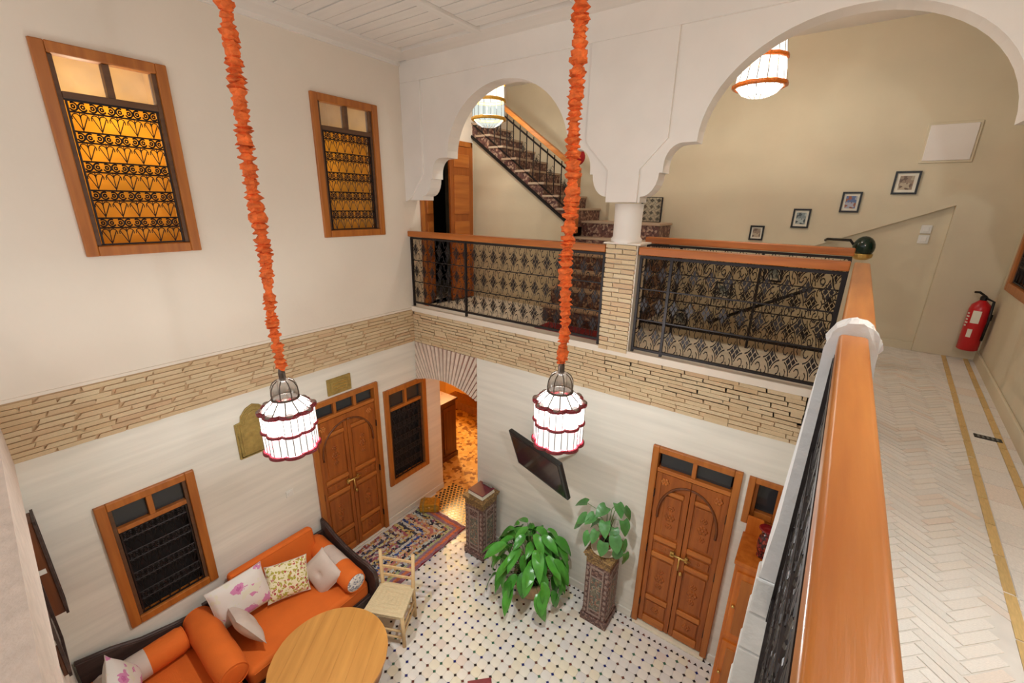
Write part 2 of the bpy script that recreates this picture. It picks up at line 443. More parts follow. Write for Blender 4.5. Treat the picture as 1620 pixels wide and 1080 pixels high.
def wall(name, mp, u0, u1, z0, z1, holes, th, m, parent=None):
    """flat wall with rectangular holes; mp(u, z, d) maps to world, d = depth behind the face"""
    us = sorted({u0, u1, *[h[0] for h in holes], *[h[1] for h in holes]}); zs = sorted({z0, z1, *[h[2] for h in holes], *[h[3] for h in holes]})
    us = [u for u in us if u0 <= u <= u1]; zs = [z for z in zs if z0 <= z <= z1]
    b = MB()
    def q(*p): b.add([mp(*a) for a in p], [(0, 1, 2, 3)])
    inh = lambda u, z: any(h[0] < u < h[1] and h[2] < z < h[3] for h in holes)
    for i in range(len(us) - 1):
        for j in range(len(zs) - 1):
            a, c, d, e = us[i], us[i + 1], zs[j], zs[j + 1]
            if inh((a + c) / 2, (d + e) / 2): continue
            q((a, d, 0), (c, d, 0), (c, e, 0), (a, e, 0)); q((a, d, th), (a, e, th), (c, e, th), (c, d, th))
    for h in list(holes) + [(u0, u1, z0, z1)]:
        a, c, d, e = h
        q((a, d, 0), (a, d, th), (c, d, th), (c, d, 0)); q((a, e, 0), (c, e, 0), (c, e, th), (a, e, th))
        q((a, d, 0), (a, e, 0), (a, e, th), (a, d, th)); q((c, d, 0), (c, d, th), (c, e, th), (c, e, 0))
    o = b.build(name, m, parent)
    bm = bmesh.new(); bm.from_mesh(o.data); bmesh.ops.remove_doubles(bm, verts=bm.verts, dist=1e-5); bmesh.ops.recalc_face_normals(bm, faces=bm.faces)
    bm.to_mesh(o.data); bm.free()
    return o


# ------------------------------------------------------------------ SETTING: walls, floors, ceilings
GF = 3.18           # gallery floor
CEIL = 6.2
RWX = 5.95          # far wall of the right gallery
GBY = 2.15          # back wall of the back gallery
COLX0, COLX1 = 2.83, 3.13

mpL = lambda u, z, d: (-d, u, z)
mpB = lambda u, z, d: (u, d, z)
def rwx(y): return 5.805 + 0.09 * y          # the right wall runs out of square
mpR = lambda u, z, d: (rwx(u) + d, u, z)

wl = struct(wall('wall_left', mpL, -5.2, GBY, 3.2, 6.45, [(-3.19, -2.43, 4.17, 5.61), (-1.22, -0.40, 4.22, 5.67), (0.28, 1.22, 3.2, 5.40)], 0.16, 'plaster'))
wll = struct(wall('wall_left_lower', mpL, -5.2, 0.46, 0, 3.2, [(-3.58, -2.86, 0.82, 2.13), (-1.69, -0.71, 0, 2.33), (-0.62, 0.15, 0.62, 2.14)], 0.16, 'courses'))
wbl = struct(wall('wall_back_lower', mpB, 1.16, 5.95, 0, 2.72, [(3.51, 4.33, 0, 2.32), (4.38, 4.70, 1.82, 2.31)], 0.25, 'courses'))
wbu = struct(MB().box(-0.16, 4.74, 0.0, 0.25, 2.72, GF - 0.001).build('wall_back_band', 'mortar'))
wgb = struct(wall('wall_gallery_back', mpB if False else (lambda u, z, d: (u, GBY + d, z)), -1.6, 6.35, 1.2, 6.45, [], 0.15, 'gplaster'))
wgr = struct(wall('wall_right', mpR, -5.6, GBY, 3.0, 6.45, [(0.75, 1.80, 3.94, 5.2)], 0.15, 'gplaster'))

# near wall, running very slightly out of square below the camera
nw = MB()
def nwy(x): return -3.985 - 0.0605 * x
nw.add([(-0.1, nwy(-0.1), 0), (4.9, nwy(4.9), 0), (4.9, nwy(4.9), 2.72), (-0.1, nwy(-0.1), 2.72), (-0.1, nwy(-0.1) - .2, 0), (4.9, nwy(4.9) - .2, 0), (4.9, nwy(4.9) - .2, 2.72), (-0.1, nwy(-0.1) - .2, 2.72)],
       [(0, 1, 2, 3)[::-1], (4, 5, 6, 7), (3, 2, 6, 7), (0, 4, 7, 3), (1, 5, 6, 2)])
struct(nw.build('wall_near', 'courses'))
nb = MB()
nb.add([(0, nwy(0) + .10, 2.72), (4.66, nwy(4.66) + .10, 2.72), (4.66, nwy(4.66) + .10, 3.2), (0, nwy(0) + .10, 3.2), (0, nwy(0) - .2, 2.72), (4.66, nwy(4.66) - .2, 2.72), (4.66, nwy(4.66) - .2, 3.2), (0, nwy(0) - .2, 3.2)],
       [(3, 2, 1, 0), (4, 5, 6, 7), (3, 7, 6, 2), (0, 1, 5, 4)])
struct(nb.build('trim_near_band', 'pink'))

# right courtyard wall under the gallery edge
struct(MB().box(4.74, 4.95, -5.2, 0.0, 0, 3.0).build('wall_right_lower', 'courses'))

struct(MB().box(4.665, 4.76, -5.2, -0.02, 2.72, GF - 0.006).build('trim_right_band', 'wbrick'))

# gallery slab with a stairwell opening behind the second railing
gf = MB()
gf.box(-0.16, 3.0, 0.0, GBY, 2.9, GF).box(3.0, 4.72, 0.0, 1.1, 2.9, GF).box(4.72, 6.2, 0.0, GBY, 2.9, GF - 0.0035).box(4.70, 6.2, -5.6, 0.0, 2.9, GF - 0.0035)
gfo = struct(gf.build('floor_gallery', 'floorgrout'))
struct(MB().box(-1.6, -0.16, 0.0, GBY, 2.9, GF).build('floor_landing', 'floorgrout'))

# ceilings
cl = struct(MB().box(-0.16, RWX, -5.6, 0.16, CEIL + 0.03, CEIL + 0.12).build('ceiling', 'white'))
struct(MB().box(-1.6, 6.3, 0.16, GBY, 6.36, 6.45).build('ceiling_gallery', 'white'))

# white-painted ceiling boards between long beams
bd = MB().box(-0.5, 0.5, -0.5, 0.5, -0.5, 0.5).mesh('ceiling_board', 'white')
beams = [0.30, 1.42, 2.54, 3.66, 4.78]
for i in range(len(beams) - 1):
    y = -0.33
    while y > -3.6:
        wdt = random.uniform(0.13, 0.19)
        link('ceiling_board', bd, cl, loc=((beams[i] + beams[i + 1]) / 2, y - wdt / 2, CEIL + 0.022 - random.uniform(0, .006)), scale=(beams[i + 1] - beams[i] - 0.10, wdt - 0.012, 0.03))
        y -= wdt
for x in beams:
    link('ceiling_beam', bd, cl, loc=(x, -2.0, CEIL + 0.01), scale=(0.09, 3.5, 0.06))
link('ceiling_border', bd, cl, loc=(0.13, -2.0, CEIL + 0.015), scale=(0.24, 3.9, 0.05))
link('ceiling_border', bd, cl, loc=(2.95, -0.14, CEIL + 0.015), scale=(5.6, 0.26, 0.05))
struct(MB().box(0, 0.03, -5, 0, CEIL - 0.05, CEIL).build('trim_left_cornice', 'white'))

# ------------------------------------------------------------------ arcade
def arch_profile(cx, half, spring_in, apex, z0=4.64, outer=0.0):
    """left half of a lobed arch as (x, z), from the capital inward to the apex"""
    L = []
    xl = cx - half
    def arc(cx_, cz_, rx, rz, a0, a1, n): return [(cx_ + rx * math.cos(R(a0 + (a1 - a0) * i / n)), cz_ + rz * math.sin(R(a0 + (a1 - a0) * i / n))) for i in range(n + 1)]
    L += [(xl, z0), (xl, z0 + 0.05)]
    L += arc(xl, z0 + 0.25, 0.15, 0.20, -90, 0, 6)           # lower corbel lobe
    L += [(xl + 0.18, z0 + 0.25), (xl + 0.18, z0 + 0.30)]
    L += arc(xl + 0.32, z0 + 0.31, 0.14, 0.17, 180, 90, 6)   # upper corbel lobe
    sx = cx - spring_in
    L += [(sx, z0 + 0.48)]
    zs = z0 + 0.48
    L += [(cx - spring_in * math.cos(R(a)), zs + (apex - zs) * math.sin(R(a))) for a in range(6, 91, 6)]
    return L

def arcade_part(b, x0, x1, prof, y0, y1, ztop):
    pr = prof
    n = len(pr)
    vs = []
    for (x, z) in pr: vs += [(x, y0, z), (x, y0, ztop), (x, y1, z), (x, y1, ztop)]
    fs = []
    for i in range(n - 1):
        a = 4 * i; c = 4 * (i + 1)
        fs.append((a, c, c + 2, a + 2))                         # soffit
        if abs(pr[i + 1][0] - pr[i][0]) > 1e-6:
            fs += [(a, a + 1, c + 1, c), (a + 2, c + 2, c + 3, a + 3)]
    b.add(vs, fs)

def full(cx, half, sp, apex):
    l = arch_profile(cx, half, sp, apex); r_ = [(2 * cx - x, z) for x, z in reversed(l[:-1])]
    return l + r_

ab = MB()
p1 = [(-0.16, 4.64), (0.30, 4.64)] + full(1.535, 1.235, 0.80, 5.83) + [(3.10, 4.64)]
arcade_part(ab, 0, 0, p1, 0.0, 0.18, CEIL + 0.1)
p2 = [(3.10, 4.64)] + full(4.44, 1.34, 0.91, 5.88)[1:] + [(RWX, 4.64)]
arcade_part(ab, 0, 0, p2, 0.0, 0.18, CEIL + 0.1)
wa = ab.build('wall_arcade', 'white')
bm = bmesh.new(); bm.from_mesh(wa.data); bmesh.ops.remove_doubles(bm, verts=bm.verts, dist=1e-5); bmesh.ops.recalc_face_normals(bm, faces=bm.faces); bm.to_mesh(wa.data); bm.free()
struct(wa)
# raised pilaster panels and frieze
MB().prism([(2.78, 4.64), (3.08, 4.64), (3.08, 4.92), (3.30, 5.16), (3.30, 5.97), (2.54, 5.97), (2.54, 5.17), (2.78, 4.92)], -0.025, 0.002).build('pilaster_panel', 'white', wa, bevel=0.004)
MB().prism([(0.0, 4.62), (0.10, 4.66), (0.34, 4.95), (0.34, 5.97), (0.0, 5.97)], -0.025, 0.002).build('pilaster_panel', 'white', wa, bevel=0.004)
MB().prism([(5.72, 4.62), (5.80, 4.62), (5.80, 5.97), (5.6, 5.97), (5.6, 5.16)], -0.025, 0.002).build('pilaster_panel', 'white', wa, bevel=0.004)
MB().box(0.0, RWX, -0.025, 0.002, 5.97, CEIL).build('frieze', 'white', wa, bevel=0.004)

# column standing on a brick pier
pier = empty('column', ((COLX0 + COLX1) / 2, 0.08, GF), 0, 'round white plaster column on a cream brick pier between the two arches', 'column')
MB().lathe([(0.145, 1.09), (0.145, 1.13), (0.128, 1.15), (0.128, 1.36), (0.133, 1.45)], 28).build('shaft', 'white', pier, True)
MB().box(-0.135, 0.16, -0.10, 0.14, 0.0, 1.09).build('pier_core', 'plaster', pier)
MB().box(-0.17, 0.19, -0.13, 0.17, 1.085, 1.10).build('pier_cap', 'plaster', pier)
bmesh1 = MB().box(-0.5, 0.5, -0.5, 0.5, -0.5, 0.5).mesh('brick', 'brick')
bw = MB().box(-0.5, 0.5, -0.5, 0.5, -0.5, 0.5)
def jig(me, a):
    me2 = me.copy()
    for v in me2.vertices: v.co += Vector((random.uniform(-a, a) * 0.3, random.uniform(-a, a), random.uniform(-a, a)))
    return me2
BR = [jig(bmesh1, 0.10) for _ in range(4)]
z = 0.03
row = 0
while z < 1.06:
    xs = [-0.15, 0.02, 0.155] if row % 2 else [-0.15, -0.05, 0.155]
    for a, c in zip(xs[:-1], xs[1:]):
        link('brick', random.choice(BR), pier, loc=((a + c) / 2, -0.098, z + 0.02), scale=(c - a - 0.008, 0.05, 0.036))
    link('brick', random.choice(BR), pier, loc=(-0.133, 0.02, z + 0.02), scale=(0.05, 0.2, 0.036))
    z += 0.046; row += 1

# ------------------------------------------------------------------ brick bands
def brick_band(parent, mp, u0, u1, z0, z1, rows, front, axis):
    hh = (z1 - z0) / rows
    for r_ in range(rows):
        u = u0 - (random.uniform(0.02, 0.2))
        while u < u1:
            ln = random.uniform(0.19, 0.28)
            a, c = max(u, u0), min(u + ln, u1)
            if c - a > 0.03:
                x, y, zz = mp((a + c) / 2, z0 + (r_ + 0.5) * hh + random.uniform(-.002, .002), -front + random.uniform(-0.004, 0.004))
                s = (0.03, c - a - 0.010, hh * random.uniform(0.78, 0.9)) if axis == 'x' else (c - a - 0.010, 0.03, hh * random.uniform(0.78, 0.9))
                link('brick', random.choice(BR), parent, loc=(x, y, zz), scale=s)
            u += ln
MB().box(-0.001, 0.004, -3.95, 0.0, 2.72, 3.2).build('mortar_bed', 'mortar', wll)
brick_band(wll, mpL, -3.93, -0.01, 2.72, 3.185, 11, 0.003, 'x')
brick_band(wbu, mpB, 0.012, 4.66, 2.72, 3.165, 11, 0.003, 'y')
struct(MB().box(0.0, 0.012, -5.0, 0.0, 3.19, 3.215).build('trim_left_ledge', 'plaster'))
struct(MB().box(0.0, 4.72, -0.03, 0.12, 3.165, 3.235).build('trim_gallery_kerb', 'plaster', bevel=0.006))

# ------------------------------------------------------------------ archway into the back room with radiating bricks
def clipx(poly, x, keep_less):
    out = []
    for i in range(len(poly)):
        a, b = poly[i], poly[(i + 1) % len(poly)]
        ia = (a[0] <= x) if keep_less else (a[0] >= x); ib = (b[0] <= x) if keep_less else (b[0] >= x)
        if ia: out.append(a)
        if ia != ib:
            t = (x - a[0]) / (b[0] - a[0]); out.append((x, a[1] + t * (b[1] - a[1])))
    return out
AW = 1.16
intr = lambda u: 2.235 - 0.36 * (u - 0.55) ** 2
ow = empty('archway', (0, 0, 0), 0, kind='structure')
ow.name = 'trim_archway'
bk = MB()
pl = [(0.0, 2.72)] + [(u * AW / 16, intr(u * AW / 16)) for u in range(17)] + [(AW, 2.72)]
nn = 17
vs_ = []
for i in range(nn):
    u = AW * i / 16; vs_ += [(u, 0.004, intr(u) + 0.004), (u, 0.004, 2.72), (u, 0.25, intr(u) + .004), (u, 0.25, 2.72)]
fs_ = []
for i in range(nn - 1):
    a, c = 4 * i, 4 * i + 4
    fs_ += [(a, c, c + 1, a + 1), (a, a + 2, c + 2, c), (a + 2, a + 3, c + 3, c + 2)]
bk.add(vs_, fs_); bk.build('spandrel_core', 'joint', ow)
NV = 25
for i in range(-6, NV + 6):
    ua, ub = AW * i / NV + 0.007, AW * (i + 1) / NV - 0.007
    zc = 0.9
    def top(u): return 0.55 + (u - 0.55) * 1.75
    poly = [(ua, intr(ua)), (ub, intr(ub)), (top(ub) - .004, 2.715), (top(ua) + .004, 2.715)]
    poly = clipx(clipx(poly, 0.003, False), AW - 0.003, True)
    if len(poly) >= 3 and max(p[0] for p in poly) - min(p[0] for p in poly) > 0.006:
        MB().prism(poly, -0.012 - random.uniform(0, .004), 0.06).build('voussoir', 'voussoir', ow)

# room seen through the archway
struct(MB().box(-2.6, 1.6, 0.25, 3.3, -0.05, -0.004).build('floor_inner_room', 'ochrefloor'))
struct(MB().box(-2.6, 1.6, 3.2, 3.3, 0, 2.9).build('wall_inner_back', 'ochre'))
struct(MB().box(-2.7, -2.6, 0.3, 3.3, 0, 2.9).build('wall_inner_left', 'ochre'))
struct(MB().box(1.5, 1.6, 0.25, 3.3, 0, 2.9).build('wall_inner_right', 'ochre'))
struct(MB().box(-2.6, -0.16, 0.3, 0.46, 0, 2.9).build('wall_inner_front', 'ochre'))
struct(MB().box(-2.6, 1.6, 0.25, 3.3, 2.82, 2.89).build('ceiling_inner_room', 'ochre'))
lamp('inner_room_lamp', (-1.45, 2.0, 2.45), ROOM_W, (1.0, 0.74, 0.36), 0.12)

def cabinet(name, x0, x1, y0, y1, h, m, label, cat):
    o = empty(name, ((x0 + x1) / 2, (y0 + y1) / 2, 0), 0, label, cat)
    a, b = (x1 - x0) / 2, (y1 - y0) / 2
    MB().box(-a, a, -b, b, 0.08, h - 0.04).build('body', m, o, bevel=0.006)
    MB().box(-a - .03, a + .03, -b - .03, b + .03, h - .04, h).build('top', m, o, bevel=0.01)
    MB().box(-a - .02, a + .02, -b - .02, b + .02, 0, .09).build('plinth', m, o, bevel=0.008)
    return o
cb = cabinet('wooden_cabinet', -1.0, -0.5, 0.62, 1.34, 1.2, 'brown', 'dark brown wooden cabinet inside the ochre room beyond the archway', 'cabinet')
for y0 in (-0.32, 0.02):
    d = MB().box(0.25, 0.268, y0, y0 + 0.30, 0.14, 1.08).build('door', 'brown', cb, bevel=0.005)
    MB().box(0.268, 0.276, y0 + .05, y0 + .25, 0.22, 1.0).build('door_panel', 'brown', d, bevel=0.004)
be = empty('wooden_bench', (-1.2, 2.62, 0), 0, 'low brown wooden bench against the ochre wall of the inner room', 'bench')
MB().box(-0.7, 0.7, -0.2, 0.2, 0.36, 0.42).build('seat', 'brown', be, bevel=0.006)
for sx in (-0.62, 0.62):
    for sy in (-0.14, 0.14):
        MB().box(sx - .035, sx + .035, sy - .035, sy + .035, 0, 0.36).build('leg', 'brown', be)
MB().box(-0.7, 0.7, -0.17, -0.15, 0.22, 0.36).build('apron', 'brown', be)

# ------------------------------------------------------------------ ground floor paving
fl = struct(MB().box(-0.16, 4.95, -5.0, 0.26, -0.06, -0.012).build('floor', 'grout'))
P = 0.10
oc = 0.0494; cut = 0.020
octa = [(-oc + cut, -oc), (oc - cut, -oc), (oc, -oc + cut), (oc, oc - cut), (oc - cut, oc), (-oc + cut, oc), (-oc, oc - cut), (-oc, -oc + cut)]
tile_me = MB().zprism(octa, -0.012, 0.0).mesh('floor_tile', 'tile')
def cam_px(p):
    d = Vector(p) - CAM_POS; zc = d.dot(F)
    return (810 + FPX * d.dot(r2) / zc, 540 - FPX * d.dot(u2) / zc) if zc > 0.05 else (9e9, 9e9)
rug_box = (0.06, 0.97, -1.80, -0.02)
cells = []
for i in range(1, 47):
    for j in range(0, 40):
        x = i * P + 0.04; y = -0.16 - j * P
        if y < -3.85 or x > 4.7 or x < 0.05: continue
        cells.append((x, y))
def covered(x, y):
    if rug_box[0] < x < rug_box[1] and rug_box[2] < y: return True
    if x < 1.0 and y < -1.7: return True
    if (x - 1.45) ** 2 + (y + 2.5) ** 2 < 0.5 ** 2: return True
    px = cam_px((x, y, 0))
    return not (0 <= px[0] <= 1620 and 0 <= px[1] <= 1085)
vis = [c for c in cells if not covered(*c)]
vis.sort(key=lambda c: (Vector((c[0], c[1], 0)) - CAM_POS).length)
single = set(vis[:300])
rest = MB()
for c in cells:
    if c in single:
        link('floor_tile', tile_me, fl, loc=(c[0], c[1], random.uniform(-0.001, 0.0005)))
    else:
        rest.add([(c[0] + a, c[1] + b, 0) for a, b in octa], [tuple(range(8))])
tag(rest.build('far_floor_tiles', 'tilestuff', fl), kind='stuff')
dots = MB(); dmats = ['dot_black', 'dot_blue', 'dot_green', 'dot_brown']
red_mid = (2.60, -1.68)
for i in range(0, 47):
    for j in range(0, 41):
        x = i * P + 0.09; y = -0.21 - j * P
        if x > 4.72 or y < -3.85: continue
        if abs(x - red_mid[0]) + abs(y - red_mid[1]) < 0.16: continue
        dots.cur = random.choices(range(4), (6, 2.2, 1.6, 2.6))[0]
        s = 0.0175
        dots.add([(x - s, y, 0.0006), (x, y - s, 0.0006), (x + s, y, 0.0006), (x, y + s, 0.0006)], [(0, 1, 2, 3)])
for yy in (-0.035, -0.125):                # border of two sawtooth rows along the back wall
    k = 0
    while 1.2 + k * 0.062 < 4.72:
        x = 1.2 + k * 0.062; dots.cur = 0 if k % 4 else 3
        dots.add([(x, yy - .014, 0.0006), (x + .04, yy - .014, 0.0006), (x + .02, yy + .018, 0.0006)], [(0, 1, 2)]); k += 1
tag(dots.build('floor_inlay_dots', dmats, fl), kind='stuff')
bb = MB()
bb.box(1.16, 4.72, -0.16, 0.0, -0.012, -0.0005); bb.box(0, 1.16, -0.16, 0.26, -0.012, -0.0008)
bb.build('border_slab', 'tile', fl)
MB().zprism([(red_mid[0] - .17, red_mid[1]), (red_mid[0], red_mid[1] - .17), (red_mid[0] + .17, red_mid[1]), (red_mid[0], red_mid[1] + .17)], -0.01, 0.0012).build('red_floor_star', 'redtile', fl)
# amber and black lozenge threshold in the archway
am = MB().box(0.05, 1.14, -0.02, 0.62, -0.01, 0.002).build('amber_threshold', 'amber', fl)
lz = MB()
for i in range(16):
    for j in range(13):
        x = 0.09 + i * 0.068 + (j % 2) * 0.034; y = 0.005 + j * 0.05
        if x > 1.11: continue
        lz.zprism([(x - .026, y), (x, y - .028), (x + .026, y), (x, y + .028)], 0.002, 0.004)
tag(lz.build('black_lozenge_inlay', 'dot_black', am), kind='stuff')

# gallery floor: pale bricks in herringbone with ochre border strips
fbm = MB().box(-0.5, 0.5, -0.5, 0.5, -0.5, 0.5).mesh('floor_brick', 'floorbrick')
bl, bwid = 0.16, 0.04
hb = []
def hb_add(cx, cy, ang):
    if 4.76 < cx < 5.535 + 0.092 * cy and -4.6 < cy < 2.1: hb.append((cx, cy, ang))
n_ = int(bl / bwid)
for i in range(-90, 90):
    for j in range(-36, 36):
        # classic herringbone lattice rotated 45 degrees
        u = i * bwid + j * bl * 1.0; v = i * bwid - j * bl * 1.0
        for k in range(2):
            if k == 0: a, b2, ang = u + bl / 2, v + bwid / 2, 0
            else: a, b2, ang = u - bwid / 2, v + bl / 2, 90
            c45 = math.cos(R(45))
            X = (a - b2) * c45 + 5.2; Y = (a + b2) * c45 - 1.0
            hb_add(X, Y, ang + 45)
hb = list({(round(a, 3), round(b2, 3), c) for a, b2, c in hb}); hb.sort()
hv = sorted(hb, key=lambda h: (Vector((h[0], h[1], GF)) - CAM_POS).length + (0 if 1380 < cam_px((h[0], h[1], GF))[0] < 1640 and cam_px((h[0], h[1], GF))[1] < 1100 else 50))
hs = set(hv[:300])
rest = MB()
for h in hb:
    if h in hs:
        link('floor_brick', fbm, gfo, loc=(h[0], h[1], GF - 0.008 + random.uniform(-.0015, .0015)), rot=(0, 0, R(h[2])), scale=(bl - .006, bwid - .006, 0.014))
    else:
        c, s = math.cos(R(h[2])), math.sin(R(h[2])); a, b2 = (bl - .006) / 2, (bwid - .006) / 2
        rest.zprism([(h[0] + x * c - y * s, h[1] + x * s + y * c) for x, y in ((-a, -b2), (a, -b2), (a, b2), (-a, b2))], GF - .014, GF - .0015)
tag(rest.build('far_floor_bricks', 'floorbrick', gfo), kind='stuff')
sq = MB().box(-0.5, 0.5, -0.5, 0.5, -0.5, 0.5)
sqm = sq.mesh('border_tile', 'ystrip'); sqw = sq.mesh('border_tile', 'floorbrick')
bx_ = lambda y: 5.56 + 0.092 * y
for off_, wd in ((0.0, 0.035), (0.165, 0.035)):
    y = -3.6
    while y < 2.0:
        link('border_tile', sqm, gfo, loc=(bx_(y + .13) + off_, y + .13, GF - .006), rot=(0, 0, R(-5.2)), scale=(wd, 0.252, 0.014)); y += 0.26
y = -3.6
while y < 2.0:
    for off_, wd in ((0.083, 0.122), (0.222, 0.072)):
        link('border_tile', sqw, gfo, loc=(bx_(y + .1) + off_, y + .1, GF - .008), rot=(0, 0, R(-5.2)), scale=(wd, 0.193, 0.014))
    y += 0.2
struct(MB().zprism([(rwx(-5) - .02, -5), (rwx(-5), -5), (rwx(GBY), GBY), (rwx(GBY) - .02, GBY)], GF - .01, GF + 0.10).build('baseboard_right', 'gplaster', bevel=0.006))
struct(MB().box(4.7, RWX, GBY - 0.02, GBY, GF - .01, GF + 0.08).build('baseboard_gallery_back', 'gplaster', bevel=0.006))
struct(MB().box(1.18, 3.50, -0.018, 0, 0, 0.10).build('baseboard_back', 'courses', bevel=0.004))
struct(MB().box(4.34, 4.74, -0.018, 0, 0, 0.10).build('baseboard_back_corner', 'courses', bevel=0.004))
struct(MB().box(0, 0.018, -0.70, 0.46, 0, 0.09).build('baseboard_left', 'courses', bevel=0.004))
dr = empty('floor_drain', (5.66, -0.09, GF), R(-4), 'small dark metal drain grate in the gallery floor border', 'drain')
MB().box(-0.065, 0.065, -0.03, 0.03, -0.004, 0.003).build('frame', 'blackmetal', dr)
for k in range(5): MB().box(-0.05 + k * .022, -0.04 + k * .022, -0.022, 0.022, 0.003, 0.006).build('bar', 'greyplastic', dr)

# ------------------------------------------------------------------ windows
def arc(cx, cz, r, a0, a1, n=6, y=0.0): return [(cx + r * math.cos(R(a0 + (a1 - a0) * i / n)), y, cz + r * math.sin(R(a0 + (a1 - a0) * i / n))) for i in range(n + 1)]

def motif_fan():
    """iron fan: upright, two slanting bars and two arches, in a 1 x 1 cell"""
    b = MB(); t = 0.028
    b.tube([(0, 0, -0.5), (0, 0, 0.5)], t, 4); b.tube([(0, 0, -0.45), (-0.38, 0, 0.25)], t, 4); b.tube([(0, 0, -0.45), (0.38, 0, 0.25)], t, 4)
    b.tube(arc(-0.22, 0.15, 0.22, 200, 0), t, 4); b.tube(arc(0.22, 0.15, 0.22, 180, -20), t, 4)
    return b
def motif_scroll():
    b = MB(); t = 0.048
    for sx in (-1, 1):
        b.tube([(sx * x, 0, z) for x, _, z in arc(0.25, 0.0, 0.22, 60, 330, 9)], t, 4)
        b.tube([(sx * x, 0, z) for x, _, z in arc(0.25, 0.0, 0.09, 0, 360, 7)], t, 4)
    b.box(-0.06, 0.06, -0.04, 0.04, -0.12, 0.12)
    b.tube([(-0.5, 0, 0.3), (0.5, 0, 0.3)], t, 4); b.tube([(-0.5, 0, -0.3), (0.5, 0, -0.3)], t, 4)
    return b
FAN = motif_fan().mesh('fan_motif', 'iron'); SCR = motif_scroll().mesh('scroll_motif', 'iron')

def window(name, loc, rz, W, H, transom, cols, rows, mode, frame_w=0.075, depth=0.14):
    """wooden window with a two-pane transom above an iron grille; origin bottom centre, facing -y"""
    o = struct(empty(name, loc, rz))
    a = W / 2
    fr = 'frame'
    for sx in (-1, 1):
        x0, x1 = sorted((sx * a, sx * (a - frame_w)))
        MB().box(x0, x1, -0.03, 0.06, 0, H).build('frame_jamb', fr, o, bevel=0.008)
        x0, x1 = sorted((sx * (a - frame_w), sx * (a - frame_w - 0.03)))
        MB().box(x0, x1, -0.005, 0.07, frame_w, H - frame_w).build('sash_stile', 'framedark', o, bevel=0.003)
    MB().box(-a + frame_w, a - frame_w, -0.03, 0.06, H - frame_w, H).build('frame_head', fr, o, bevel=0.008)
    MB().box(-a + frame_w, a - frame_w, -0.03, 0.06, 0, frame_w).build('frame_sill', fr, o, bevel=0.008)
    inn = a - frame_w - 0.03
    zt = H - frame_w - transom
    MB().box(-inn, inn, -0.01, 0.06, zt - 0.03, zt + 0.015).build('transom_bar', 'framedark' if mode == 'lit' else fr, o, bevel=0.004)
    MB().box(-0.022, 0.022, -0.008, 0.06, zt + 0.015, H - frame_w).build('mullion', 'framedark' if mode == 'lit' else fr, o, bevel=0.004)
    for sx in (-1, 1):
        x0, x1 = sorted((sx * 0.022, sx * inn))
        MB().box(x0, x1, 0.035, 0.04, zt + 0.015, H - frame_w).build('pane', 'glassclear' if mode == 'lit' else 'glassdark', o)
    g = MB()
    z0, z1 = frame_w + 0.01, zt - 0.035
    for x in (-inn + 0.012, inn - 0.012): g.box(x - .006, x + .006, -0.004, 0.008, z0, z1)
    for z_ in (z0, z1): g.box(-inn, inn, -0.004, 0.008, z_ - .006, z_ + .006)
    gr = g.build('grille', 'iron', o)
    cw = (2 * inn - 0.03) / cols; rh = (z1 - z0) / rows
    for i in range(rows):
        for j in range(cols):
            x = -inn + 0.015 + (j + 0.5) * cw; zc = z0 + i * rh
            link('fan_motif', FAN, gr, loc=(x, 0.002, zc + rh * 0.33), scale=(cw, cw, rh * 0.66))
            link('scroll_motif', SCR, gr, loc=(x, 0.0, zc + rh * 0.80), scale=(cw, cw, rh * 0.60))
    if mode == 'lit':
        MB().box(-inn, inn, 0.075, 0.08, frame_w, zt).build('curtain', 'curtain', o)
    else:
        MB().box(-a, a, 0.10, 0.11, 0, H).build('backing', 'dark', o)  # dark sheet in place of the unlit room, its shade painted in
    return o

w1 = window('window_1', (0.0, -2.81, 4.17), LEFT, 0.76, 1.44, 0.24, 5, 5, 'lit')
w2 = window('window_2', (0.0, -0.81, 4.22), LEFT, 0.82, 1.45, 0.24, 6, 5, 'lit')
w3 = window('window_3', (0.0, -3.22, 0.82), LEFT, 0.72, 1.31, 0.22, 6, 4, 'dark')
w4 = window('window_4', (0.0, -0.235, 0.62), LEFT, 0.77, 1.52, 0.24, 6, 5, 'dark')
tag(w1, 'tall upper window glowing amber behind an iron grille, nearest the ceiling corner left'); tag(w2, 'upper window with dim amber curtain behind iron grille beside the arcade')
tag(w3, 'dark ground floor window with iron grille above the sofa'); tag(w4, 'dark grille window between the carved door and the archway')
# lit rooms behind the two upper windows
for yc, lx, ly, wt in ((-2.81, -0.45, -2.85, 24), (-0.81, -0.50, -1.12, 9)):
    rm = MB().box(-1.3, -0.161, yc - 0.62, yc + 0.62, 3.9, 5.9)
    rm.f = [f for f in rm.f if True]
    o = rm.build('wall_room_behind_window', 'roomwall'); struct(o)
    b5 = bmesh.new(); b5.from_mesh(o.data)
    bmesh.ops.delete(b5, geom=[f for f in b5.faces if f.calc_center_median().x > -0.2], context='FACES_ONLY'); b5.to_mesh(o.data); b5.free()
    lamp('room_lamp', (lx, ly, 5.15), wt, (1.0, 0.93, 0.72), 0.08)
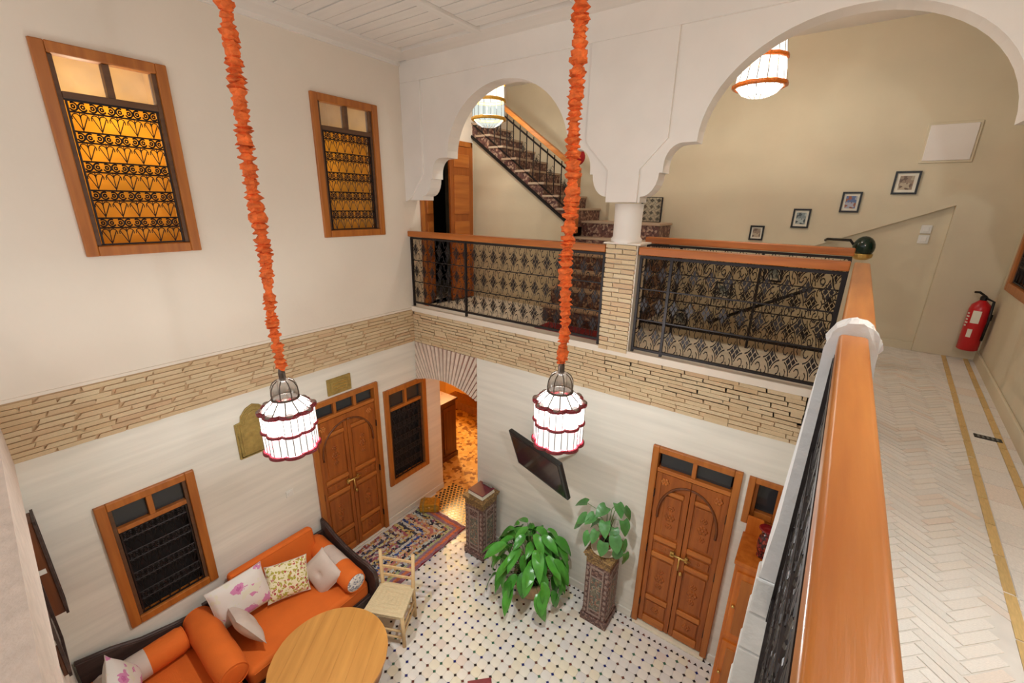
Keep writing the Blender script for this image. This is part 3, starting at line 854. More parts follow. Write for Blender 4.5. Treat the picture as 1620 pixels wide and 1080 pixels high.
# small deep window beside the back-wall door
sw = struct(empty('window_5', (4.54, 0.0, 1.82), BACK), 'small square wooden window beside the panelled door on the back wall')
for x0, x1, z0, z1 in ((-.16, -.105, 0, .49), (.105, .16, 0, .49), (-.105, .105, .435, .49), (-.105, .105, 0, .055)):
    MB().box(x0, x1, -0.02, 0.05, z0, z1).build('frame_board', 'frame', sw, bevel=0.008)
for x0, x1, z0, z1 in ((-.105, -.075, .055, .435), (.075, .105, .055, .435), (-.075, .075, .40, .435), (-.075, .075, .055, .12)):
    MB().box(x0, x1, 0.04, 0.10, z0, z1).build('sash', 'frame', sw, bevel=0.006)
MB().box(-.075, .075, 0.085, 0.09, .12, .40).build('pane', 'glassdark', sw)
MB().box(-.16, .16, 0.12, 0.13, 0, .49).build('backing', 'dark', sw)  # unlit space behind the pane, given as a near-black sheet
# window at the far right of the gallery
wr = window('window_6', (rwx(1.275), 1.275, 3.94), R(-95.1), 1.05, 1.26, 0.2, 6, 4, 'dark')
tag(wr, 'wooden framed window at the right edge of the gallery')

# ------------------------------------------------------------------ doors
def rosette(b, x, z, y, s):
    for k in range(6):
        a = R(60 * k); b.ell((x + s * .55 * math.cos(a), y, z + s * .55 * math.sin(a)), (s * .36, 0.006, s * .36), 7, 4)
    b.ell((x, y, z), (s * .3, 0.009, s * .3), 7, 4)

def double_door(name, loc, rz, W, H, label, transom=0.22, panes=2, bolt=0.5):
    o = struct(empty(name, loc, rz), label)
    a = W / 2; fw = 0.065
    for sx in (-1, 1):
        x0, x1 = sorted((sx * a, sx * (a - fw)))
        MB().box(x0, x1, -0.035, 0.09, 0, H).build('frame_jamb', 'frame', o, bevel=0.008)
    MB().box(-a + fw, a - fw, -0.035, 0.09, H - fw, H).build('frame_head', 'frame', o, bevel=0.008)
    zl = H - fw - transom
    MB().box(-a + fw, a - fw, -0.02, 0.08, zl, zl + 0.045).build('transom_bar', 'doorlight', o, bevel=0.006)
    inn = a - fw
    for k in range(panes):
        x0 = -inn + 2 * inn * k / panes; x1 = -inn + 2 * inn * (k + 1) / panes
        MB().box(x0 + .02, x1 - .02, 0.03, 0.036, zl + .045, H - fw).build('pane', 'glassdark', o)
        if k: MB().box(x0 - .02, x0 + .02, -0.01, 0.06, zl + .045, H - fw).build('mullion', 'frame', o, bevel=0.004)
    MB().box(-a, a, 0.09, 0.10, 0, H).build('backing', 'dark', o)  # near-black sheet paints the darkness behind the transom panes
    hw = inn - 0.002
    az = zl - 0.48                                   # spring of the carved arch
    for sx in (-1, 1):
        lf = MB().box(*sorted((sx * 0.003, sx * hw)), 0.012, 0.055, 0.015, zl).build('leaf', 'door', o, bevel=0.004)
        X = lambda u: sx * u
        def bx(u0, u1, z0, z1, y0=-0.004, m='door', nm='stile', bev=0.005):
            return MB().box(*sorted((X(u0), X(u1))), y0, 0.013, z0, z1).build(nm, m, lf, bevel=bev)
        bx(0.003, 0.05, 0.02, az + 0.40); bx(hw - 0.05, hw, 0.02, zl)
        for z0, z1 in ((0.02, 0.12), (0.36, 0.42), (0.96, 1.02), (1.17, 1.23)):
            bx(0.05, hw - 0.05, z0, z1, -0.012, 'doorlight', 'rail', 0.012)
        for z0, z1 in ((0.15, 0.33), (0.45, 0.93), (1.05, 1.14)):
            pn = bx(0.065, hw - 0.065, z0, z1, 0.0, 'door', 'panel', 0.010)
            c = MB(); rosette(c, X(hw / 2), (z0 + z1) / 2, -0.001, min(0.06, (z1 - z0) * 0.28))
            if z1 - z0 > 0.3: rosette(c, X(hw / 2), (z0 + z1) / 2 + .1, -0.001, 0.04); rosette(c, X(hw / 2), (z0 + z1) / 2 - .1, -0.001, 0.04)
            c.build('carving', 'door', lf, True)
        # spandrel above the horseshoe arch
        ra = hw - 0.055
        pts = [(ra * math.cos(R(t)), az + (zl - 0.09 - az) * math.sin(R(t))) for t in range(-8, 91, 7)]
        poly = pts + [(0.003, zl - 0.09), (0.003, zl - 0.01), (hw - 0.002, zl - 0.01), (hw - 0.002, pts[0][1])]
        # as a strip so the concave outline triangulates cleanly
        b = MB(); top = zl - 0.01
        us = [p for p in pts] + [(0.003, zl - 0.09)]
        prev = (hw - 0.002, pts[0][1])
        seq = [(hw - 0.002, pts[0][1])] + us
        for (u0, z0), (u1, z1) in zip(seq[:-1], seq[1:]):
            if abs(u0 - u1) < 1e-5: continue
            q = sorted([(X(u0), z0), (X(u1), z1)])
            b.prism([q[0], q[1], (q[1][0], top), (q[0][0], top)], -0.010, 0.013)
        b.build('spandrel', 'door', lf)
        MB().tube([(X(u), -0.010, z_) for u, z_ in pts], 0.013, 6).build('arch_moulding', 'brown', lf, True)
        c = MB(); rosette(c, X(hw - 0.09), zl - 0.10, -0.014, 0.05); c.build('carving', 'doorlight', lf, True)
        pn = MB().box(*sorted((X(0.065), X(ra - 0.05))), 0.0, 0.013, 1.27, az + 0.22).build('panel', 'door', lf, bevel=0.01)
        bx(0.05, ra - 0.06, az + 0.24, az + 0.29, -0.012, 'doorlight', 'rail', 0.012)
        c = MB()
        for dz, s in ((0, .06), (.11, .04), (-.11, .04)): rosette(c, X(hw / 2 - .01), 1.27 + (az + .22 - 1.27) / 2 + dz, -0.001, s)
        c.build('carving', 'door', lf, True)
        for z_ in (0.25, 1.0, 1.7):
            MB().box(*sorted((X(hw - 0.004), X(hw + 0.012))), -0.03, 0.01, z_, z_ + .09).build('hinge', 'iron', lf)
    lt = MB().tube([(-0.09, -0.03, 1.10), (0.11, -0.03, 1.10)], 0.011, 8).build('bolt', 'brass', o, True)
    MB().box(-0.1, -0.06, -0.03, 0.0, 1.07, 1.13).build('bolt_keeper', 'brass', lt, bevel=0.004)
    MB().box(0.05, 0.08, -0.03, 0.0, 1.07, 1.13).build('bolt_keeper', 'brass', lt, bevel=0.004)
    MB().tube([(0.0, -0.032, 1.10), (0.0, -0.04, 1.0), (0.0, -0.036, 0.95)], 0.010, 6).build('hasp', 'brass', lt, True)
    MB().ell((0.03, -0.02, 0.90), (0.018, 0.012, 0.026)).build('escutcheon', 'brass', lt, True)
    return o
double_door('door_1', (0.0, -1.20, 0), LEFT, 0.98, 2.33, 'carved double door with brass bolt beside the sofa on the left wall', 0.20, 3)
double_door('door_2', (3.92, 0.0, 0.03), BACK, 0.82, 2.29, 'carved double door with horseshoe arch on the back wall')
struct(MB().box(3.53, 4.31, -0.05, 0.2, 0, 0.03).build('trim_door_step', 'tile', bevel=0.005))
struct(MB().box(-0.16, 0.03, -1.67, -0.73, 0, 0.012).build('trim_door_sill', 'tile'))

# gallery door: one leaf shut, one leaf swung open
gd = struct(empty('door_3', (0.0, 0.75, GF), LEFT), 'tall plain panelled double door at the end of the back gallery, one leaf ajar')
for sx in (-1, 1):
    MB().box(*sorted((sx * 0.47, sx * 0.53)), -0.03, 0.05, 0, 2.28).build('frame_jamb', 'frame', gd, bevel=0.006)
MB().box(-0.53, 0.53, -0.03, 0.05, 2.21, 2.28).build('frame_head', 'frame', gd, bevel=0.006)
def plain_leaf(x0, loc, rot):
    l = MB().box(0, 0.45, -0.02, 0.02, 0.02, 2.2).build('leaf', 'door', gd, bevel=0.005, loc=loc, rot=rot)
    for z0, z1 in ((0.15, 0.62), (0.72, 1.18), (1.28, 1.82), (1.92, 2.1)):
        MB().box(0.07, 0.38, -0.032, -0.015, z0, z1).build('panel', 'doorlight', l, bevel=0.014)
    return l
plain_leaf(0, (-0.46, 0.0, 0), (0, 0, R(32)))
plain_leaf(0, (0.015, -0.03, 0), (0, 0, R(-2)))
struct(MB().box(-1.5, -1.4, 0.0, GBY, GF, 6.36).box(-1.5, -0.17, -0.02, 0.08, GF, 6.36).build('wall_passage_blackout', 'dark'))  # enclosure added to shut stray light out; near-black colour carries the shade

# ------------------------------------------------------------------ iron railings with wooden handrails
def rail_cell():
    """one cell of wrought iron: quatrefoil cross inside four C-scrolls, unit square"""
    b = MB(); t = 0.022
    for k in range(4):
        a = R(90 * k)
        c, s = math.cos(a), math.sin(a)
        rot = lambda x, z: (x * c - z * s, 0, x * s + z * c)
        leaf = [rot(0, 0.02), rot(0.095, 0.13), rot(0, 0.25), rot(-0.095, 0.13)]
        b.add([(x, -0.02, z) for x, _, z in leaf] + [(x, 0.02, z) for x, _, z in leaf], [(0, 1, 2, 3), (7, 6, 5, 4), (0, 4, 5, 1), (1, 5, 6, 2), (2, 6, 7, 3), (3, 7, 4, 0)])
        p = [rot(0.47 - 0.40 + 0.30 * math.cos(R(q)) * 1.0, 0.47 - 0.12 + 0.12 * math.sin(R(q))) for q in range(-60, 241, 50)]
        b.tube([rot(0.5 - 0.5 * math.cos(R(q)), 0.5 - 0.5 * math.sin(R(q))) for q in range(8, 83, 15)], t, 4)
        b.tube([rot(0.13 * math.cos(R(q)) + 0.30, 0.13 * math.sin(R(q)) + 0.36) for q in range(0, 300, 50)], t, 4)
    return b
CELL = rail_cell().mesh('rosette', 'iron')

def railing(name, loc, rz, Ln, label, rail_h=1.06, z0=0.085, posts=(), cell=0.145, rows=3, cat='railing', rail=True, mat_='rail', rail_w=0.10, rail_t=0.07, ironw=None, off=0.0, sheet=True):
    o = empty(name, loc, rz, label, cat)
    if rail: MB().box(0, Ln, -rail_w / 2, rail_w / 2, rail_h - rail_t, rail_h).build('handrail', mat_, o, bevel=0.010, seg=3)
    il = ironw or Ln
    if sheet: MB().box(0.02, il - 0.02, 0.022, 0.026, z0, rail_h - rail_t).build('smoked_sheet', 'smoked', o)
    z1 = rail_h - rail_t - 0.02
    for z_ in (z0, z1): MB().box(0.01, il - 0.01, -0.012 + off, 0.012 + off, z_ - 0.012, z_ + 0.012).build('rail_bar', 'iron', o)
    rh = (z1 - z0) / rows
    for k in range(1, rows): MB().box(0.01, il - .01, -0.006 + off, 0.006 + off, z0 + rh * k - .005, z0 + rh * k + .005).build('rail_bar', 'iron', o)
    for x in (0.02, il - 0.02) + tuple(posts): MB().box(x - .012, x + .012, -0.014 + off, 0.014 + off, 0.0, z1).build('post', 'iron', o)
    n = max(1, int(round((il - 0.04) / cell))); cw = (il - 0.04) / n
    for i in range(n):
        for k in range(rows):
            link('rosette', CELL, o, loc=(0.02 + (i + .5) * cw, off, z0 + (k + .5) * rh), scale=(cw, cw, rh))
    return o
KB = GF + 0.05
ra1 = railing('iron_railing', (0.0, 0.02, KB), 0, COLX0 - 0.01, 'left wrought-iron railing with wooden handrail under the first arch', 1.02, 0.06, (0.98,), 0.145, mat_='wood')
ra2 = railing('iron_railing', (COLX1 + 0.02, 0.02, KB), 0, 1.57, 'wrought-iron railing with wooden handrail right of the brick pier', 1.02, 0.04, (0.30,), 0.145, mat_='wood')
ra3 = railing('iron_railing', (2.85, 1.05, GF), 0, 1.92, 'second railing with wooden handrail behind, guarding the stairwell', 1.10, 0.10, (0.4, 1.2), 0.145, mat_='wood', sheet=False)
# handrails of the right gallery, either side of the rounded plaster pier
RA = R(90 - 2.4)
ra4 = railing('iron_railing', (4.685, -2.335, GF), RA, 2.20, 'far section of handrail along the right gallery, beyond the plaster pier', 1.08, 0.12, (), 0.145, rail_w=0.088, sheet=False)
ra5 = railing('iron_railing', (4.612, -4.60, GF), R(90 - 1.55), 2.14, 'near section of handrail along the right gallery in the foreground', 1.08, 0.10, (), 0.145, rail_w=0.068, rail_t=0.055, off=0.022, sheet=False)

# rounded plaster pier between them, on a whitewashed brick base
pp = empty('plaster_pier', (4.675, -2.40, GF), 0, 'low rough white plaster pier with a rounded top between the two handrail sections', 'pier')
b = MB(); nseg = 14
prof = [(-0.09, 0.14)] + [(-0.08, 0.4), (-0.068, 0.9)] + [(-0.064 * math.cos(R(t)), 1.03 + 0.085 * math.sin(R(t))) for t in range(0, 181, 12)] + [(0.066, 0.9), (0.07, 0.4), (0.075, 0.14)]
ny = 5
vs_ = []; fs_ = []
rows_z = []
for k in range(ny):
    y = -0.05 + 0.09 * k / (ny - 1)
    for x, z_ in prof:
        j = random.uniform(-.006, .006)
        vs_.append((x + j, y + random.uniform(-.004, .004), z_ + random.uniform(-.003, .003)))
m_ = len(prof)
for k in range(ny - 1):
    for i in range(m_ - 1): fs_.append((k * m_ + i, k * m_ + i + 1, (k + 1) * m_ + i + 1, (k + 1) * m_ + i))
fs_.append(tuple(range(m_ - 1, -1, -1))); fs_.append(tuple(range((ny - 1) * m_, ny * m_)))
b.add(vs_, fs_); b.build('shaft', 'rough', pp)
for i, (z0, z1) in enumerate(((-0.02, 0.14), (-0.20, -0.025), (-0.40, -0.205), (-0.6, -0.405))):
    MB().box(-0.10 - 0.004 * i, 0.10, -0.06, 0.045, z0, z1).build('base_block', 'wbrick', pp, bevel=0.008)

# ------------------------------------------------------------------ stairs behind the left arch
st = empty('staircase', (2.25, 0.65, GF), 0, 'tiled staircase turning up behind the left arch, with patterned risers', 'staircase')
rise, trd = 0.205, 0.19
for i in range(6):
    y0 = i * trd; z0 = i * rise
    s_ = MB().box(-0.52, 0.55, y0, 1.5, z0, z0 + rise - 0.03).build('riser', 'risertile', st)
    MB().box(-0.54, 0.57, y0 - 0.02, 1.5, z0 + rise - .03, z0 + rise).build('tread', 'tread', st, bevel=0.006)
zl0 = 6 * rise                       # landing height above gallery floor
tr2, rs2, n2 = 0.235, 0.165, 9
for i in range(n2):
    x1 = -0.52 - i * tr2; x0 = x1 - tr2; zt = zl0 + (i + 1) * rs2
    zb0 = zl0 - 0.06 + i * rs2 - 0.02; zb1 = zb0 + rs2
    MB().prism([(x0, zb1), (x1, zb0), (x1, zt - 0.03), (x0, zt - 0.03)], 0.66, 1.5).build('riser', 'risertile', st)
    MB().box(x0 - 0.005, x1 + 0.02, 0.64, 1.5, zt - .03, zt).build('tread', 'tread', st, bevel=0.005)
xe = -0.52 - n2 * tr2
MB().tube([(-0.50, 0.645, zl0 - 0.08), (xe, 0.645, zl0 - 0.08 + n2 * rs2)], 0.022, 6).build('stringer_edge', 'blackmetal', st)
MB().prism([(-0.52, 0), (-0.52, zl0 - 0.08), (xe, zl0 - 0.08 + n2 * rs2), (xe, 0)][::-1], 0.67, 0.72).build('under_stair_wall', 'gplaster', st)
nw_ = MB().box(-0.53, -0.44, 0.60, 0.69, zl0 - 0.15, zl0 + 0.66).build('newel_post', 'wood', st, bevel=0.008)
sl = rs2 / tr2
MB().prism([(-0.5, zl0 + 0.62), (-0.5, zl0 + 0.69), (xe, zl0 + 0.69 + (-0.5 - xe) * sl), (xe, zl0 + 0.62 + (-0.5 - xe) * sl)][::-1], 0.61, 0.69).build('stair_handrail', 'rail', st, bevel=0.006)
for i in range(18):
    x = -0.60 - i * 0.112
    z_ = zl0 + (-0.5 - x) * sl
    MB().tube([(x, 0.65, z_ + 0.10), (x, 0.65, z_ + 0.60)], 0.008, 5).build('baluster', 'iron', st)
for dz in (0.10, 0.56):
    MB().tube([(-0.52, 0.65, zl0 + dz), (xe, 0.65, zl0 + dz + (-0.52 - xe) * sl)], 0.012, 5).build('baluster_rail', 'iron', st)
for i in range(9):
    x = -0.66 - i * 0.224; z_ = zl0 + (-0.5 - x) * sl
    link('rosette', CELL, st, loc=(x, 0.65, z_ + 0.34), scale=(0.11, 0.11, 0.17))
rb = empty('red_ball', (1.77, 1.29, GF + zl0 + 0.65), 0, 'round red felt ball on top of the stair newel post', 'ornament')
b = MB(); b.ell((0, 0, 0.135), (0.095, 0.095, 0.10), 14, 9); b.build('ball', 'redball', rb, True)
MB().lathe([(0.03, 0.035), (0.02, 0.05), (0.04, 0.07)], 10).build('collar', 'blackmetal', rb)
rc = tag(MB().box(1.85, 2.78, 0.13, 0.615, GF + 0.0005, GF + 0.008).build('red_carpet', 'winered'), 'dark red patterned carpet at the foot of the stairs', 'carpet')

# stairwell behind the second railing
sw_ = empty('stair_flight', (3.0, 1.12, 1.9), 0, 'plain steps going down in the stairwell behind the second railing', 'staircase')
for i in range(7):
    MB().box(0.22 * i, 0.22 * (i + 1), 0, 1.0, 0, 0.16 * (i + 1)).build('step', 'tread', sw_)
hr = tag(MB().tube([(3.45, 2.08, 3.15), (4.42, 2.08, 3.69), (4.5, 2.13, 3.72)], 0.02, 8).build('stair_grab_rail', 'blackmetal', None, True), 'dark sloping grab rail on the wall seen through the ironwork', 'handrail')
# thicker upper wall whose sloping lower edge follows the flight above
struct(MB().prism([(4.40, 4.20), (5.50, 4.67), (6.05, 4.67), (6.05, 6.36), (1.9, 6.36), (1.9, 4.20)], GBY - 0.06, GBY).build('wall_upper_flight', 'gplaster'))
isc = empty('iron_screen', (2.53, GBY - 0.10, 4.413), 0, 'small wrought-iron screen behind the column at the head of the landing', 'screen')
for x in (-0.135, 0.135): MB().box(x - .008, x + .008, -0.008, 0.008, 0, 0.44).build('post', 'iron', isc)
for z_ in (0.0, 0.44): MB().box(-0.13, 0.13, -0.006, 0.006, z_ - .006, z_ + .006).build('rail_bar', 'iron', isc)
isc.scale = (1, 1, 0.72)
for i in range(3):
    for k in range(4): link('rosette', CELL, isc, loc=(-0.09 + .09 * i, 0, 0.055 + .11 * k), scale=(0.09, 0.09, 0.11))
struct(MB().box(5.50, 6.05, GBY - 0.06, GBY, GF, 4.6705).build('trim_wall_pilaster', 'gplaster'))

# ------------------------------------------------------------------ framed pictures, panel, switches, extinguisher
def picture(x, z, wd, ht, pm, label, y=GBY - 0.06):
    o = empty('framed_picture', (x, y, z), 0, label, 'picture', 'pictures following the stair slope')
    a, h = wd / 2, ht / 2
    for x0, x1, z0, z1 in ((-a, a, h - .018, h), (-a, a, -h, -h + .018), (-a, -a + .018, -h + .018, h - .018), (a - .018, a, -h + .018, h - .018)):
        MB().box(x0, x1, -0.022, 0, z0, z1).build('frame_side', 'blackmetal', o)
    MB().box(-a + .018, a - .018, -0.010, 0, -h + .018, h - .018).build('mat_board', 'paper', o)
    MB().box(-a * .55, a * .55, -0.012, -0.008, -h * .6, h * .6).build('print', pm, o)
picture(3.83, 4.33, 0.15, 0.17, 'photo1', 'small black framed sepia picture lowest along the stair wall')
picture(4.25, 4.51, 0.17, 0.21, 'photo3', 'black framed grey picture second from the bottom of the stair wall')
picture(4.67, 4.69, 0.17, 0.21, 'photo2', 'black framed bright blue picture third up the stair wall')
picture(5.08, 4.88, 0.20, 0.22, 'photo1', 'black framed portrait highest on the stair wall, below the white panel')
picture(3.07, 3.14, 0.20, 0.22, 'photo3', 'dark framed picture lowest of three seen through the ironwork', GBY)
picture(3.56, 3.58, 0.20, 0.22, 'photo3', 'dark framed picture middle of three seen through the ironwork', GBY)
picture(4.08, 3.86, 0.20, 0.20, 'photo3', 'dark framed picture highest of three seen through the ironwork', GBY)
pc = empty('access_panel', (5.32, GBY - 0.06, 5.24), 0, 'square white access panel high on the stair wall', 'panel')
MB().box(-0.19, 0.19, -0.012, 0, -0.18, 0.18).build('panel_rim', 'gplaster', pc, bevel=0.004)
MB().box(-0.17, 0.17, -0.02, -0.012, -0.16, 0.16).build('panel_door', 'white', pc, bevel=0.004)
for dz, lb in ((0.045, 'upper white light switch plate on the gallery back wall'), (-0.055, 'lower white socket plate on the gallery back wall')):
    o = empty('switch_plate', (5.34, GBY, 4.39 + dz), 0, lb, 'switch')
    MB().box(-0.042, 0.042, -0.012, 0, -0.042, 0.042).build('plate', 'whiteplastic', o, bevel=0.004)
    MB().box(-0.022, 0.022, -0.018, -0.01, -0.025, 0.025).build('rocker', 'whiteplastic', o, bevel=0.003)
o = empty('wall_socket', (0.0, -2.02, 1.35), LEFT, 'small white wall socket between the sofa window and carved door', 'socket')
MB().box(-0.042, 0.042, -0.012, 0, -0.042, 0.042).build('plate', 'whiteplastic', o, bevel=0.004)
MB().lathe([(0.001, 0), (0.024, 0), (0.024, 0.006)], 12).build('well', 'whiteplastic', o, rot=(R(90), 0, 0), loc=(0, -0.012, 0))

fe = empty('fire_extinguisher', (5.865, 1.93, 3.31), R(-50), 'red fire extinguisher hanging in the corner of the right gallery', 'extinguisher')
MB().lathe([(0.06, 0), (0.078, 0.012), (0.078, 0.40), (0.068, 0.45), (0.035, 0.485), (0.022, 0.50)], 24).build('cylinder', 'red', fe, True)
MB().lathe([(0.022, 0.495), (0.026, 0.50), (0.026, 0.53), (0.012, 0.545)], 12).build('valve', 'blackmetal', fe)
MB().tube([(0, 0, 0.54), (-0.05, 0, 0.565), (-0.09, 0, 0.56)], 0.011, 6).build('handle', 'blackmetal', fe)
MB().tube([(0.02, 0, 0.52), (0.09, 0.0, 0.50), (0.10, 0.0, 0.30), (0.095, 0, 0.12)], 0.011, 6).build('hose', 'blackmetal', fe, True)
def wrapped(n, a0, a1, z0, z1, m, nm):
    b = MB(); vs = []; fs = []
    for i in range(7):
        a = R(a0 + (a1 - a0) * i / 6); vs += [(0.0795 * math.cos(a), 0.0795 * math.sin(a), z0), (0.0795 * math.cos(a), 0.0795 * math.sin(a), z1)]
    for i in range(6): fs.append((2 * i, 2 * i + 2, 2 * i + 3, 2 * i + 1))
    b.add(vs, fs); b.build(nm, m, fe, True)
wrapped(6, -82, -38, 0.28, 0.40, 'paper', 'label_sheet'); wrapped(6, -80, -55, 0.14, 0.22, 'paper', 'label_sheet')
for k in range(5): wrapped(6, -118, -100 + (k % 2) * 5, 0.24 + k * .03, 0.255 + k * .03, 'paper', 'lettering_line')
MB().box(-0.03, 0.03, 0.07, 0.12, 0.30, 0.36).build('wall_hook', 'blackmetal', fe)

gl = empty('green_glass_lamp', (4.86, 1.75, 4.25), 0, 'round dark green glass lamp on a black bracket above the stair railing', 'lamp')
b = MB(); b.ell((0, 0, 0), (0.095, 0.095, 0.11), 16, 10); b.build('globe', 'greenglass', gl, True)
MB().lathe([(0.05, -0.125), (0.085, -0.10), (0.09, -0.07), (0.088, -0.065)], 16).build('brass_cup', 'brass', gl)
MB().tube([(-0.08, 0.02, 0.01), (-0.12, 0.05, 0.06), (-0.32, 0.28, 0.05), (-0.34, 0.36, 0.03)], 0.014, 6).build('bracket', 'blackmetal', gl)

# ------------------------------------------------------------------ lanterns
def lobed(n, depth): return lambda a: 1 - depth + depth * abs(math.sin(n * a / 2)) ** 0.6

def courtyard_lantern(x, y, zc, label, top=CEIL):
    o = empty('pendant_lantern', (x, y, zc), 0, label, 'lantern', 'courtyard lanterns on orange ruffled cords')
    o.scale = (0.87, 0.87, 0.87)
    lb = lobed(8, 0.17); n = 96; Rr = 0.205
    MB().lathe([(Rr * .985, -0.19), (Rr, -0.02)], n, lobes=lb).build('lower_glass', 'litlow', o, True)
    MB().lathe([(Rr, -0.01), (Rr, 0.14)], n, lobes=lb).build('upper_glass', 'lit', o, True)
    for q in o.children:                                    # open tubes, no end caps
        me = q.data; bm_ = bmesh.new(); bm_.from_mesh(me); bmesh.ops.delete(bm_, geom=[f for f in bm_.faces if len(f.verts) > 4], context='FACES_ONLY'); bm_.to_mesh(me); bm_.free()
    for z_, h in ((-0.20, 0.020), (-0.015, 0.014), (0.155, 0.020)):
        MB().tube([(Rr * 1.01 * lb(2 * math.pi * k / n) * math.cos(2 * math.pi * k / n), Rr * 1.01 * lb(2 * math.pi * k / n) * math.sin(2 * math.pi * k / n), z_) for k in range(n)], h, 6, closed=True).build('beaded_band', 'redbead', o, True)
    rb_ = MB()
    for k in range(24):
        a = 2 * math.pi * (k + 0.5) / 24; q = Rr * 1.004 * lb(a)
        rb_.tube([(q * math.cos(a), q * math.sin(a), -0.19), (q * math.cos(a), q * math.sin(a), 0.15)], 0.0032, 4)
    rb_.build('ribs', 'pewtermetal', o)
    # sloping shoulder of separate panes between ribs, with scalloped metal lobes at its rim
    K = 12
    for k in range(K):
        a0, a1 = 2 * math.pi * (k + 0.06) / K, 2 * math.pi * (k + 0.94) / K
        pts = [(Rr * .93 * math.cos(a0), Rr * .93 * math.sin(a0), 0.165), (Rr * .93 * math.cos(a1), Rr * .93 * math.sin(a1), 0.165), (0.098 * math.cos(a1), 0.098 * math.sin(a1), 0.245), (0.098 * math.cos(a0), 0.098 * math.sin(a0), 0.245)]
        pane = MB().add(pts, [(0, 1, 2, 3)]).build('shoulder_pane', 'lit', o)
        MB().tube([(Rr * .94 * math.cos(2 * math.pi * k / K), Rr * .94 * math.sin(2 * math.pi * k / K), 0.167), (0.097 * math.cos(2 * math.pi * k / K), 0.097 * math.sin(2 * math.pi * k / K), 0.248)], 0.005, 4).build('shoulder_rib', 'pewtermetal', o)
    for k in range(8):
        a = 2 * math.pi * (k + .5) / 8
        MB().ell((Rr * .94 * math.cos(a), Rr * .94 * math.sin(a), 0.165), (0.035, 0.035, 0.022), 8, 5).build('rim_lobe', 'pewter', o, True)
    MB().tube([(0.10 * math.cos(R(t)), 0.10 * math.sin(R(t)), 0.25) for t in range(0, 360, 12)], 0.009, 6, closed=True).build('collar', 'pewtermetal', o, True)
    MB().lathe([(0.098, 0.25), (0.105, 0.29), (0.10, 0.34), (0.08, 0.38), (0.045, 0.405), (0.02, 0.41)], 24).build('dome', 'pewter', o, True)
    dr_ = MB()
    for k in range(8):
        a = 2 * math.pi * k / 8
        dr_.tube([(r_ * math.cos(a), r_ * math.sin(a), z_) for r_, z_ in ((0.10, 0.25), (0.107, 0.29), (0.102, 0.34), (0.082, 0.382), (0.046, 0.408))], 0.0045, 4)
    dr_.build('dome_ribs', 'pewtermetal', o)
    MB().lathe([(0.022, 0.40), (0.026, 0.42), (0.026, 0.47), (0.018, 0.50)], 12).build('socket', 'pewtermetal', o)
    lamp('lantern_light', (0, 0, -0.02), LANTERN_W, WARM, 0.05, o)
    # ruffled fabric sleeve gathered over the cord
    g = MB(); pts = []; rs = []
    z_ = 0.49; H_ = (top - zc - 0.01) / 0.87
    ph = random.uniform(0, 6)
    while z_ < H_:
        smooth_part = z_ > H_ - 0.12
        pts.append((0.008 * math.sin(z_ * 7 + ph), 0.008 * math.cos(z_ * 5.3 + ph), z_))
        rs.append(0.030 if smooth_part else random.choice((0.028, 0.052, 0.036, 0.060, 0.044)) * (0.75 + 0.25 * min(1, (z_ - 0.45) * 0.8)))
        z_ += 0.04 if smooth_part else random.uniform(0.008, 0.016)
    g.tube(pts, rs, 10)
    for i, v in enumerate(g.v): g.v[i] = (v[0] + random.uniform(-.007, .007), v[1] + random.uniform(-.007, .007), v[2] + random.uniform(-.009, .009))
    g.build('ruffled_cord_sleeve', 'garland', o)
    return o
courtyard_lantern(1.65, -2.66, 3.06, 'red banded white glass lantern on an orange ruffled cord, left, before the brass plaque')
courtyard_lantern(3.22, -1.52, 3.14, 'red banded white glass lantern on an orange ruffled cord, right, above the television')

